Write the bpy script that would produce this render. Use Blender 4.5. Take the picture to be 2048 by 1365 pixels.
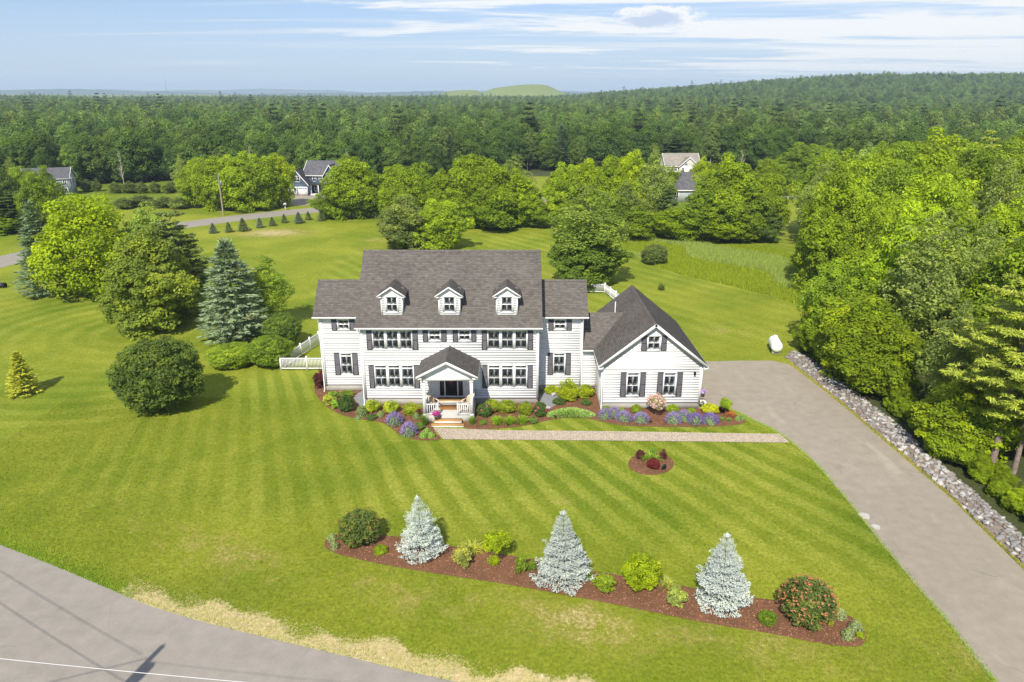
import bpy, math, random
import numpy as np
from mathutils import Vector, Matrix
R = math.radians
rng = np.random.default_rng(7)
random.seed(7)
for o in list(bpy.data.objects): bpy.data.objects.remove(o)
S = bpy.context.scene
COL = S.collection

# ------------------------------------------------------------------ camera, sky, sun, exposure
CAM_H, F_PX = 22.0, 1420.0
PITCH = math.atan(495.0 / F_PX)
cam = bpy.data.cameras.new('camera'); cam.sensor_width = 36.0; cam.lens = 36.0 * F_PX / 2048.0
cam.clip_start = 0.5; cam.clip_end = 20000
co = bpy.data.objects.new('camera', cam); COL.objects.link(co)
co.location = (0, 0, CAM_H); co.rotation_euler = (math.pi / 2 - PITCH, 0, 0)
S.camera = co
SUN_EL, SUN_AZ = R(45), R(14)            # shadows run forward (+Y) and a little right (+X)
sun = bpy.data.lights.new('sun', 'SUN'); sun.energy = 3.5; sun.angle = R(0.55); sun.color = (1.0, 0.93, 0.80)
so = bpy.data.objects.new('sun', sun); COL.objects.link(so)
so.rotation_euler = Vector((math.sin(SUN_AZ) * math.cos(SUN_EL), math.cos(SUN_AZ) * math.cos(SUN_EL), -math.sin(SUN_EL))).to_track_quat('-Z', 'Y').to_euler()
so.location = (-30, -60, 80)
S.view_settings.view_transform = 'Standard'; S.view_settings.look = 'None'
S.view_settings.exposure = 0.88; S.view_settings.gamma = 1.0
S.cycles.use_denoising = True; S.cycles.denoising_prefilter = 'NONE'
S.cycles.max_bounces = 6; S.cycles.diffuse_bounces = 3; S.cycles.glossy_bounces = 3
S.cycles.transmission_bounces = 4; S.cycles.transparent_max_bounces = 8; S.cycles.volume_bounces = 0
S.cycles.caustics_reflective = False; S.cycles.caustics_refractive = False

W = bpy.data.worlds.new('World'); S.world = W; W.use_nodes = True
def nd(nt, typ, **kw):
    n = nt.nodes.new(typ)
    for k, v in kw.items():
        if k.startswith('i_'): n.inputs[k[2:].replace('_', ' ')].default_value = v
        else: setattr(n, k, v)
    return n
def lk(nt, a, b): nt.links.new(a, b)
def math_n(nt, op, a, b=None, c=None, clamp=False):
    n = nt.nodes.new('ShaderNodeMath'); n.operation = op; n.use_clamp = clamp
    for i, v in enumerate((a, b, c)):
        if v is None: continue
        if isinstance(v, (int, float)): n.inputs[i].default_value = v
        else: lk(nt, v, n.inputs[i])
    return n.outputs[0]
def mixc(nt, fac, a, b, mode='MIX'):
    n = nt.nodes.new('ShaderNodeMix'); n.data_type = 'RGBA'; n.blend_type = mode; n.clamp_factor = True
    for s, v in ((n.inputs[0], fac), (n.inputs[6], a), (n.inputs[7], b)):
        if isinstance(v, (int, float)): s.default_value = v
        elif isinstance(v, tuple): s.default_value = (v + (1.0,))[:4]
        else: lk(nt, v, s)
    return n.outputs[2]
def ramp(nt, fac, stops):
    n = nt.nodes.new('ShaderNodeValToRGB'); e = n.color_ramp.elements
    while len(e) < len(stops): e.new(0.5)
    for el, (p, c) in zip(e, stops):
        el.position = p; el.color = ((c, c, c, 1) if isinstance(c, (int, float)) else (c + (1.0,))[:4])
    lk(nt, fac, n.inputs[0]); return n.outputs[0]
def smooth(nt, x, lo, hi):
    n = nt.nodes.new('ShaderNodeMapRange'); n.interpolation_type = 'SMOOTHSTEP'
    n.inputs[1].default_value = lo; n.inputs[2].default_value = hi
    lk(nt, x, n.inputs[0]); return n.outputs[0]
def noise(nt, vec, scale, detail=4, rough=0.55, dist=0.0):
    n = nd(nt, 'ShaderNodeTexNoise'); n.inputs['Scale'].default_value = scale; n.inputs['Detail'].default_value = detail
    n.inputs['Roughness'].default_value = rough; n.inputs['Distortion'].default_value = dist
    if vec is not None: lk(nt, vec, n.inputs['Vector'])
    return n.outputs[0]

SK = (14.0, 22.0, 30.0, 8.0, 33.0, 2.0)
def build_world():
    nt = W.node_tree; nt.nodes.clear()
    out = nd(nt, 'ShaderNodeOutputWorld'); bg = nd(nt, 'ShaderNodeBackground')
    sky = nd(nt, 'ShaderNodeTexSky', sky_type='NISHITA', sun_disc=False, sun_elevation=SUN_EL)
    sky.sun_rotation = math.pi + SUN_AZ          # sun stands behind the camera, to its left
    sky.air_density = 1.0; sky.dust_density = 0.5; sky.ozone_density = 2.2; sky.altitude = 100
    tc = nd(nt, 'ShaderNodeTexCoord'); g = tc.outputs['Generated']
    sep = nd(nt, 'ShaderNodeSeparateXYZ'); lk(nt, g, sep.inputs[0])
    x, y, z = sep.outputs
    zc = math_n(nt, 'MAXIMUM', z, 0.0)
    den = math_n(nt, 'ADD', zc, 0.035)
    def plane(sx, sy, ox, oy):
        c = nd(nt, 'ShaderNodeCombineXYZ')
        lk(nt, math_n(nt, 'MULTIPLY_ADD', math_n(nt, 'DIVIDE', x, den), sx, ox), c.inputs[0])
        lk(nt, math_n(nt, 'MULTIPLY_ADD', math_n(nt, 'DIVIDE', y, den), sy, oy), c.inputs[1])
        return c.outputs[0]
    base = mixc(nt, 1.0, sky.outputs[0], (0.45, 0.54, 0.73), 'MULTIPLY')
    hz = math_n(nt, 'POWER', 2.718, math_n(nt, 'MULTIPLY', zc, -9.0))
    base = mixc(nt, math_n(nt, 'MULTIPLY', hz, 0.92), base, (3.45, 4.05, 4.9))
    # thin high streaks
    n1 = noise(nt, plane(0.10, 0.62, SK[0], SK[1]), 1.0, 8, 0.62, 0.8)
    big = noise(nt, plane(0.045, 0.06, SK[2], SK[3]), 1.0, 2, 0.5)
    c1 = smooth(nt, math_n(nt, 'ADD', n1, math_n(nt, 'MULTIPLY', math_n(nt, 'SUBTRACT', big, 0.5), 0.62)), 0.505, 0.79)
    # broken low cumulus
    n2 = noise(nt, plane(0.30, 0.75, SK[4], SK[5]), 1.0, 9, 0.62, 0.5)
    c2 = smooth(nt, math_n(nt, 'ADD', n2, math_n(nt, 'MULTIPLY', math_n(nt, 'SUBTRACT', big, 0.5), 0.95)), 0.565, 0.685)
    # a single bigger cumulus with a grey-blue underside
    ax, el = math.atan2(310 - 22, 1500), 0.0915
    dx = math_n(nt, 'DIVIDE', math_n(nt, 'SUBTRACT', math_n(nt, 'DIVIDE', x, y), math.tan(ax)), 0.064)
    dz = math_n(nt, 'DIVIDE', math_n(nt, 'SUBTRACT', math_n(nt, 'DIVIDE', z, y), el), 0.0175)
    front = math_n(nt, 'GREATER_THAN', y, 0.1)
    sc = nd(nt, 'ShaderNodeVectorMath', operation='MULTIPLY'); lk(nt, g, sc.inputs[0]); sc.inputs[1].default_value = (22, 22, 46)
    nn = noise(nt, sc.outputs[0], 1.6, 7, 0.6, 0.2)
    rr = math_n(nt, 'SQRT', math_n(nt, 'ADD', math_n(nt, 'POWER', dx, 2.0), math_n(nt, 'POWER', dz, 2.0)))
    c3 = math_n(nt, 'MULTIPLY', smooth(nt, math_n(nt, 'SUBTRACT', math_n(nt, 'MULTIPLY', nn, 2.2), rr), 0.12, 0.42), front)
    sh = math_n(nt, 'MULTIPLY', smooth(nt, math_n(nt, 'SUBTRACT', math_n(nt, 'MULTIPLY', nn, 1.7), math_n(nt, 'ADD', rr, math_n(nt, 'ADD', math_n(nt, 'MULTIPLY', dz, 0.3), math_n(nt, 'MULTIPLY', dx, 0.22)))), 0.12, 0.6), 0.8)
    cw = mixc(nt, smooth(nt, z, 0.12, 0.6), (5.7, 5.7, 5.65), (12.0, 11.8, 11.4))  # clouds overhead, out of view, made brighter to add fill light
    fade = smooth(nt, z, 0.004, 0.03)
    col = mixc(nt, math_n(nt, 'MULTIPLY', math_n(nt, 'MULTIPLY', c1, 0.75), fade), base, cw)
    col = mixc(nt, math_n(nt, 'MULTIPLY', math_n(nt, 'MULTIPLY', c2, 0.92), fade), col, cw)
    ccol = mixc(nt, sh, (5.8, 5.75, 5.7), (2.8, 3.5, 4.8))
    col = mixc(nt, math_n(nt, 'MULTIPLY', c3, 0.95), col, ccol)
    lk(nt, col, bg.inputs[0]); bg.inputs[1].default_value = 0.10
    lk(nt, bg.outputs[0], out.inputs[0])
build_world()

# ------------------------------------------------------------------ pixel helpers (pixels of the 2048 x 1365 photograph)
SP, CP = math.sin(PITCH), math.cos(PITCH)
def ray(x, y):
    u, v = x - 1024.0, y - 682.5
    return u, F_PX * CP - v * SP, -(v * CP + F_PX * SP)
def G(x, y, z=0.0):
    a, b, c = ray(x, y); t = (z - CAM_H) / c
    return np.array([a * t, b * t, z])
def ZAT(y, Y):                     # height of pixel row y at distance Y
    a, b, c = ray(1024, y); return CAM_H + c / b * Y
def MPP(y, Y):                     # metres per pixel across at row y, distance Y
    return Y / ray(1024, y)[1]

# ------------------------------------------------------------------ mesh building
class MB:
    def __init__(s): s.V = []; s.n = 0; s.F = []; s.M = []; s.A = []
    def add(s, V, F, mi=0, lv=0.5):
        V = np.asarray(V, float).reshape(-1, 3); F = np.asarray(F, int)
        s.V.append(V); s.F.append(F + s.n); s.n += len(V)
        s.M.append(np.full(len(F), mi)); s.A.append(np.broadcast_to(np.asarray(lv, float), (len(F),)).copy())
        return s
    def quad(s, a, b, c, d, mi=0, lv=0.5): return s.add([a, b, c, d], [[0, 1, 2, 3]], mi, lv)
    def box(s, x0, x1, y0, y1, z0, z1, mi=0): return s.obox((0, 0, 0), (1, 0, 0), (0, 1, 0), x0, x1, y0, y1, z0, z1, mi)
    def obox(s, O, ax, ay, x0, x1, y0, y1, z0, z1, mi=0, az=None):
        O, ax, ay = (np.array(q, float) for q in (O, ax, ay)); az = np.cross(ax, ay) if az is None else np.array(az, float)
        V = [O + ax * x + ay * y + az * z for z in (z0, z1) for y in (y0, y1) for x in (x0, x1)]
        return s.add(V, [[0, 2, 3, 1], [4, 5, 7, 6], [0, 1, 5, 4], [2, 6, 7, 3], [0, 4, 6, 2], [1, 3, 7, 5]], mi)
    def tube(s, P, rad, n=7, mi=0, cap=True):
        P = np.asarray(P, float); rad = np.broadcast_to(np.asarray(rad, float), (len(P),))
        T = np.gradient(P, axis=0); T /= np.linalg.norm(T, axis=1)[:, None] + 1e-9
        ref = np.array([0.31, 0.93, 0.17]) if abs(T[0][2]) > 0.5 else np.array([0.05, 0.1, 1.0])
        A = np.cross(T, ref); A /= np.linalg.norm(A, axis=1)[:, None] + 1e-9; B = np.cross(T, A)
        a = np.arange(n) / n * 2 * math.pi
        V = (P[:, None] + rad[:, None, None] * (np.cos(a)[None, :, None] * A[:, None] + np.sin(a)[None, :, None] * B[:, None])).reshape(-1, 3)
        F = [[i * n + j, i * n + (j + 1) % n, (i + 1) * n + (j + 1) % n, (i + 1) * n + j] for i in range(len(P) - 1) for j in range(n)]
        s.add(V, F, mi)
        if cap:
            for i in (0, len(P) - 1):
                k = list(range(i * n, i * n + n)); k = k[::-1] if i == 0 else k
                c = s.n; s.add(np.vstack([V[k], P[i][None]]), [[j, (j + 1) % n, n] for j in range(n)], mi)
        return s
    def lathe(s, O, prof, n=14, mi=0, axis=(0, 0, 1)):
        axis = np.array(axis, float); P = [np.array(O, float) + axis * z for r, z in prof]
        ref = np.array([1, 0, 0]) if abs(axis[2]) > 0.5 else np.array([0, 0, 1.0])
        A = np.cross(axis, ref); A /= np.linalg.norm(A); B = np.cross(axis, A)
        V = [p + r * (math.cos(t) * A + math.sin(t) * B) for p, (r, z) in zip(P, prof) for t in np.arange(n) / n * 2 * math.pi]
        F = [[i * n + j, i * n + (j + 1) % n, (i + 1) * n + (j + 1) % n, (i + 1) * n + j] for i in range(len(P) - 1) for j in range(n)]
        return s.add(V, F, mi)
    def mesh(s, name, mats, smooth_shade=False, attrs=None):
        me = bpy.data.meshes.new(name)
        V = np.vstack(s.V); me.vertices.add(len(V)); me.vertices.foreach_set('co', V.ravel())
        cnt = np.concatenate([np.full(len(f), f.shape[1]) for f in s.F]); idx = np.concatenate([f.ravel() for f in s.F])
        me.loops.add(len(idx)); me.loops.foreach_set('vertex_index', idx)
        me.polygons.add(len(cnt)); st = np.concatenate([[0], np.cumsum(cnt)[:-1]])
        me.polygons.foreach_set('loop_start', st); me.polygons.foreach_set('loop_total', cnt)
        me.polygons.foreach_set('material_index', np.concatenate(s.M))
        if smooth_shade: me.polygons.foreach_set('use_smooth', np.ones(len(cnt), bool))
        at = me.attributes.new('lv', 'FLOAT', 'FACE'); at.data.foreach_set('value', np.concatenate(s.A))
        for m in (mats if isinstance(mats, (list, tuple)) else [mats]): me.materials.append(m)
        me.update(calc_edges=True); me.validate()
        return me
def ob(name, me, parent=None, loc=None, rz=None, sc=None):
    if isinstance(me, MB): raise TypeError
    o = bpy.data.objects.new(name, me); COL.objects.link(o)
    if parent is not None: o.parent = parent
    if loc is not None: o.location = [float(q) for q in loc]
    if rz is not None: o.rotation_euler = (0, 0, rz)
    if sc is not None: o.scale = sc if isinstance(sc, (tuple, list)) else (sc,) * 3
    return o
def tag(o, label=None, cat=None, group=None, kind=None):
    for k, v in (('label', label), ('category', cat), ('group', group), ('kind', kind)):
        if v: o[k] = v
    return o
def empty(name, loc=(0, 0, 0), rz=0.0, sc=None):
    o = ob(name, None, None, loc, rz, sc); o.empty_display_size = 0.3; return o

# ------------------------------------------------------------------ materials
def mat(name, col, rough=0.7, spec=0.3, n1=0, amt=0.15, n2=0, amt2=0.0, bump=0.0, bscale=30, metal=0.0, objrand=0.0):
    m = bpy.data.materials.new(name); m.use_nodes = True; nt = m.node_tree
    b = nt.nodes['Principled BSDF']; b.inputs['Roughness'].default_value = rough
    b.inputs['Specular IOR Level'].default_value = spec; b.inputs['Metallic'].default_value = metal
    pos = nd(nt, 'ShaderNodeNewGeometry').outputs['Position']
    c = None
    def rgb():
        n = nd(nt, 'ShaderNodeRGB'); n.outputs[0].default_value = col + (1,); return n.outputs[0]
    c = rgb()
    for s, a in ((n1, amt), (n2, amt2)):
        if s:
            f = noise(nt, pos, s, 5, 0.6)
            c = mixc(nt, 1.0, c, ramp(nt, f, [(0.25, 1 - a), (0.75, 1 + a)]), 'MULTIPLY')
    if objrand:
        oi = nd(nt, 'ShaderNodeObjectInfo')
        c = mixc(nt, 1.0, c, ramp(nt, oi.outputs['Random'], [(0, 1 - objrand), (1, 1 + objrand)]), 'MULTIPLY')
    lk(nt, c, b.inputs['Base Color'])
    if bump:
        bm = nd(nt, 'ShaderNodeBump'); bm.inputs['Strength'].default_value = bump; bm.inputs['Distance'].default_value = 0.05
        lk(nt, noise(nt, pos, bscale, 5, 0.65), bm.inputs['Height']); lk(nt, bm.outputs[0], b.inputs['Normal'])
    return m
GAIN = 2.5
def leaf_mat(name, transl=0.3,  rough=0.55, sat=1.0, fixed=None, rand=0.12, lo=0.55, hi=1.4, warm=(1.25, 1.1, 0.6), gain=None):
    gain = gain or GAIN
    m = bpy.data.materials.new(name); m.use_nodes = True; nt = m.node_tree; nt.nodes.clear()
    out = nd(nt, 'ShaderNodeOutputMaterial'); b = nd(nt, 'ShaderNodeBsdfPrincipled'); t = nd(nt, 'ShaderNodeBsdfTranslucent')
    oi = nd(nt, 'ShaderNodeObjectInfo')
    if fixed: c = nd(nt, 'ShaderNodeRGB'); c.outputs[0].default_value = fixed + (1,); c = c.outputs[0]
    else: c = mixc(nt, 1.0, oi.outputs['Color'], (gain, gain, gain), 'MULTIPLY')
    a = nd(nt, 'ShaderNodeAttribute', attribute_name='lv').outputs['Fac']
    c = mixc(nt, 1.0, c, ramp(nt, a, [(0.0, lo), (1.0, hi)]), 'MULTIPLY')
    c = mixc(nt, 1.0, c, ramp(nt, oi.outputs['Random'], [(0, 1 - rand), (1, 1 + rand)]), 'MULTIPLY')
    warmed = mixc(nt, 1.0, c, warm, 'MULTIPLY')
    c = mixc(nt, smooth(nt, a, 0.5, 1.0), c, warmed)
    lk(nt, c, b.inputs['Base Color']); b.inputs['Roughness'].default_value = rough; b.inputs['Specular IOR Level'].default_value = 0.22
    lk(nt, mixc(nt, 1.0, c, (1.35, 1.25, 0.55), 'MULTIPLY'), t.inputs[0])
    ms = nd(nt, 'ShaderNodeMixShader'); ms.inputs[0].default_value = transl
    lk(nt, b.outputs[0], ms.inputs[1]); lk(nt, t.outputs[0], ms.inputs[2]); lk(nt, ms.outputs[0], out.inputs[0])
    return m
M = {}
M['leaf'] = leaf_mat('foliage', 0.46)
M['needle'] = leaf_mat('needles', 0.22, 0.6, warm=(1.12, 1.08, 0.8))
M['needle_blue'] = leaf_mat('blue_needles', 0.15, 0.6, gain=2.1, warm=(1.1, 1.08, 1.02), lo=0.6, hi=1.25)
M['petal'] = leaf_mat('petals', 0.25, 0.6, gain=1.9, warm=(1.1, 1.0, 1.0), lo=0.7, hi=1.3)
M['bark'] = mat('bark_brown', (0.16, 0.12, 0.09), 0.9, 0.1, 9, 0.35, 40, 0.2, 0.6, 22)
M['bark_pine'] = mat('bark_pine', (0.24, 0.185, 0.15), 0.9, 0.1, 6, 0.4, 30, 0.3, 0.7, 14)
M['bark_birch'] = mat('bark_birch', (0.50, 0.46, 0.40), 0.8, 0.2, 5, 0.35, 20, 0.25, 0.2, 25)
M['siding'] = mat('white_clapboard', (0.77, 0.77, 0.77), 0.5, 0.3, 2.2, 0.03, 14, 0.025, 0.05, 60, objrand=0.02)
M['trim'] = mat('white_trim', (0.80, 0.80, 0.79), 0.45, 0.35, 5, 0.03)
M['soffit'] = mat('white_soffit', (0.72, 0.73, 0.73), 0.6, 0.2)
M['shutter'] = mat('charcoal_shutter', (0.085, 0.083, 0.095), 0.55, 0.3, 8, 0.12, objrand=0.08)
M['concrete'] = mat('foundation_concrete', (0.37, 0.355, 0.315), 0.9, 0.15, 1.6, 0.14, 11, 0.09, 0.25, 25)
M['porch_floor'] = mat('porch_concrete', (0.46, 0.44, 0.40), 0.85, 0.2, 3, 0.08)
M['cedar'] = mat('cedar_tread', (0.46, 0.25, 0.085), 0.6, 0.3, 12, 0.2, 50, 0.1)
M['door'] = mat('black_door', (0.022, 0.02, 0.02), 0.35, 0.4)
M['black'] = mat('black_metal', (0.02, 0.02, 0.022), 0.45, 0.4)
M['metal'] = mat('grey_metal', (0.35, 0.36, 0.37), 0.4, 0.5, metal=0.6)
M['cream'] = mat('cream_paint', (0.62, 0.56, 0.44), 0.6, 0.3)
M['pillow'] = mat('tan_pillow', (0.5, 0.36, 0.26), 0.9, 0.1, 20, 0.15)
M['pot'] = mat('grey_pot', (0.2, 0.21, 0.22), 0.7, 0.3, 12, 0.12)
M['mat'] = mat('coir_mat', (0.26, 0.13, 0.045), 0.95, 0.1, 40, 0.25)
M['stone'] = mat('grey_stone', (0.32, 0.31, 0.29), 0.9, 0.2, 4, 0.2, 24, 0.2, 0.5, 18, objrand=0.38)
M['stone_rust'] = mat('rusty_stone', (0.27, 0.22, 0.18), 0.9, 0.2, 4, 0.25, 24, 0.2, 0.5, 18, objrand=0.3)
M['stone_white'] = mat('pale_stone', (0.46, 0.44, 0.41), 0.9, 0.2, 4, 0.15, 24, 0.15, 0.4, 18)
M['gravel'] = mat('grey_gravel', (0.26, 0.27, 0.28), 0.95, 0.1, 9, 0.2, 60, 0.35, 0.8, 60)
M['tank'] = mat('white_tank_paint', (0.78, 0.78, 0.77), 0.4, 0.4, 3, 0.04)
M['wood_pole'] = mat('weathered_pole', (0.30, 0.25, 0.20), 0.9, 0.1, 12, 0.25)
M['vinyl'] = mat('white_vinyl', (0.78, 0.78, 0.78), 0.4, 0.35)
M['interior'] = mat('interior_wall', (0.17, 0.165, 0.15), 0.9, 0.1)
M['interior_floor'] = mat('interior_floor', (0.12, 0.085, 0.05), 0.5, 0.3, 6, 0.2)
M['linen'] = mat('pale_linen', (0.62, 0.64, 0.66), 0.9, 0.1, 4, 0.1)
M['oak'] = mat('oak_wood', (0.55, 0.36, 0.15), 0.6, 0.3, 10, 0.2)
M['blue_siding'] = mat('navy_siding', (0.055, 0.082, 0.135), 0.6, 0.3, 1.0, 0.08)
M['grey_siding'] = mat('grey_siding', (0.33, 0.36, 0.38), 0.6, 0.3, 1.0, 0.08)
M['tan_siding'] = mat('cream_siding', (0.6, 0.58, 0.52), 0.6, 0.3, 1.0, 0.08)
M['far_glass'] = mat('dark_window_glass', (0.03, 0.035, 0.04), 0.12, 0.5)

def glass_mat():
    m = bpy.data.materials.new('window_glass'); m.use_nodes = True; nt = m.node_tree; nt.nodes.clear()
    out = nd(nt, 'ShaderNodeOutputMaterial'); tr = nd(nt, 'ShaderNodeBsdfTransparent'); gl = nd(nt, 'ShaderNodeBsdfGlossy')
    tr.inputs[0].default_value = (0.62, 0.66, 0.64, 1); gl.inputs[0].default_value = (0.9, 0.95, 1, 1); gl.inputs['Roughness'].default_value = 0.02
    fr = nd(nt, 'ShaderNodeFresnel'); fr.inputs[0].default_value = 1.5
    ms = nd(nt, 'ShaderNodeMixShader'); lk(nt, math_n(nt, 'MULTIPLY', fr.outputs[0], 1.5, clamp=True), ms.inputs[0])
    lk(nt, tr.outputs[0], ms.inputs[1]); lk(nt, gl.outputs[0], ms.inputs[2]); lk(nt, ms.outputs[0], out.inputs[0]); return m
M['glass'] = glass_mat()

def shingle_mat(name, c0, c1):
    m = bpy.data.materials.new(name); m.use_nodes = True; nt = m.node_tree; b = nt.nodes['Principled BSDF']
    uv = nd(nt, 'ShaderNodeUVMap').outputs[0]
    br = nd(nt, 'ShaderNodeTexBrick'); lk(nt, uv, br.inputs['Vector'])
    br.inputs['Scale'].default_value = 1.0; br.inputs['Brick Width'].default_value = 0.30; br.inputs['Row Height'].default_value = 0.145
    br.inputs['Mortar Size'].default_value = 0.004; br.offset = 0.37; br.offset_frequency = 2
    br.inputs['Color1'].default_value = c0 + (1,); br.inputs['Color2'].default_value = c1 + (1,); br.inputs['Mortar'].default_value = tuple(q * 0.6 for q in c0) + (1,)
    f = noise(nt, uv, 3.5, 5, 0.7); f2 = noise(nt, uv, 0.35, 3, 0.5); f3 = noise(nt, uv, 45, 2, 0.6)
    c = br.outputs[0]
    for ff, a in ((f, 0.24), (f2, 0.12), (f3, 0.28)):
        c = mixc(nt, 1.0, c, ramp(nt, ff, [(0.25, 1 - a), (0.75, 1 + a)]), 'MULTIPLY')
    lk(nt, c, b.inputs['Base Color']); b.inputs['Roughness'].default_value = 0.95; b.inputs['Specular IOR Level'].default_value = 0.15
    bm = nd(nt, 'ShaderNodeBump'); bm.inputs['Strength'].default_value = 0.5; bm.inputs['Distance'].default_value = 0.01
    lk(nt, f3, bm.inputs['Height']); lk(nt, bm.outputs[0], b.inputs['Normal'])
    return m
M['shingle'] = shingle_mat('roof_shingles', (0.112, 0.100, 0.090), (0.160, 0.144, 0.130))
M['shingle_tan'] = shingle_mat('tan_shingles', (0.26, 0.235, 0.20), (0.34, 0.31, 0.27))
M['shingle_grey'] = shingle_mat('grey_shingles', (0.10, 0.10, 0.112), (0.14, 0.14, 0.152))

def asphalt_mat(name, col, patch):
    m = bpy.data.materials.new(name); m.use_nodes = True; nt = m.node_tree; b = nt.nodes['Principled BSDF']
    pos = nd(nt, 'ShaderNodeNewGeometry').outputs['Position']
    c = mixc(nt, ramp(nt, noise(nt, pos, 0.12, 4, 0.6, 0.4), [(0.35, 0.0), (0.7, 1.0)]), col, tuple(q * 1.1 for q in col))
    st = nd(nt, 'ShaderNodeVectorMath', operation='MULTIPLY'); lk(nt, pos, st.inputs[0]); st.inputs[1].default_value = (0.5, 0.16, 1)
    c = mixc(nt, math_n(nt, 'MULTIPLY', smooth(nt, noise(nt, st.outputs[0], 1.0, 5, 0.65, 0.5), 0.56, 0.78), patch), c, (0.44, 0.40, 0.32))
    c = mixc(nt, 1.0, c, ramp(nt, noise(nt, pos, 1.3, 4, 0.6), [(0.3, 0.90), (0.7, 1.08)]), 'MULTIPLY')
    wv = nd(nt, 'ShaderNodeVectorMath', operation='ADD'); lk(nt, pos, wv.inputs[0]); wn_ = nd(nt, 'ShaderNodeTexNoise'); wn_.inputs['Scale'].default_value = 0.8; wn_.inputs['Detail'].default_value = 6; lk(nt, pos, wn_.inputs['Vector']); lk(nt, wn_.outputs[1], wv.inputs[1])
    vo = nd(nt, 'ShaderNodeTexVoronoi', feature='DISTANCE_TO_EDGE'); vo.inputs['Scale'].default_value = 0.17; lk(nt, wv.outputs[0], vo.inputs['Vector'])
    crk = math_n(nt, 'MULTIPLY', math_n(nt, 'LESS_THAN', vo.outputs['Distance'], 0.0045), smooth(nt, noise(nt, pos, 0.25, 3, 0.5), 0.46, 0.6))
    c = mixc(nt, math_n(nt, 'MULTIPLY', crk, 0.22), c, (0.12, 0.11, 0.10))
    c = mixc(nt, 1.0, c, ramp(nt, noise(nt, pos, 55, 2, 0.7), [(0.25, 0.82), (0.75, 1.16)]), 'MULTIPLY')
    lk(nt, c, b.inputs['Base Color']); b.inputs['Roughness'].default_value = 0.9; b.inputs['Specular IOR Level'].default_value = 0.2
    bm = nd(nt, 'ShaderNodeBump'); bm.inputs['Strength'].default_value = 0.4; bm.inputs['Distance'].default_value = 0.02
    lk(nt, noise(nt, pos, 70, 3, 0.7), bm.inputs['Height']); lk(nt, bm.outputs[0], b.inputs['Normal'])
    return m
M['drive'] = asphalt_mat('driveway_asphalt', (0.290, 0.255, 0.200), 0.5)
M['road'] = asphalt_mat('road_asphalt', (0.272, 0.248, 0.213), 0.10)
M['mulch'] = mat('bark_mulch', (0.190, 0.094, 0.052), 0.95, 0.1, 1.1, 0.22, 26, 0.4, 1.0, 34)
M['chip'] = leaf_mat('mulch_chips', 0.0, 0.9, fixed=(0.215, 0.108, 0.06), warm=(1.3, 1.3, 1.3))
M['paver'] = leaf_mat('walkway_pavers', 0.0, 0.85, fixed=(0.56, 0.47, 0.37), lo=0.8, hi=1.15, warm=(1.05, 1.0, 0.92))
M['joint'] = mat('paver_joint', (0.30, 0.25, 0.19), 0.95, 0.1)

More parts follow.
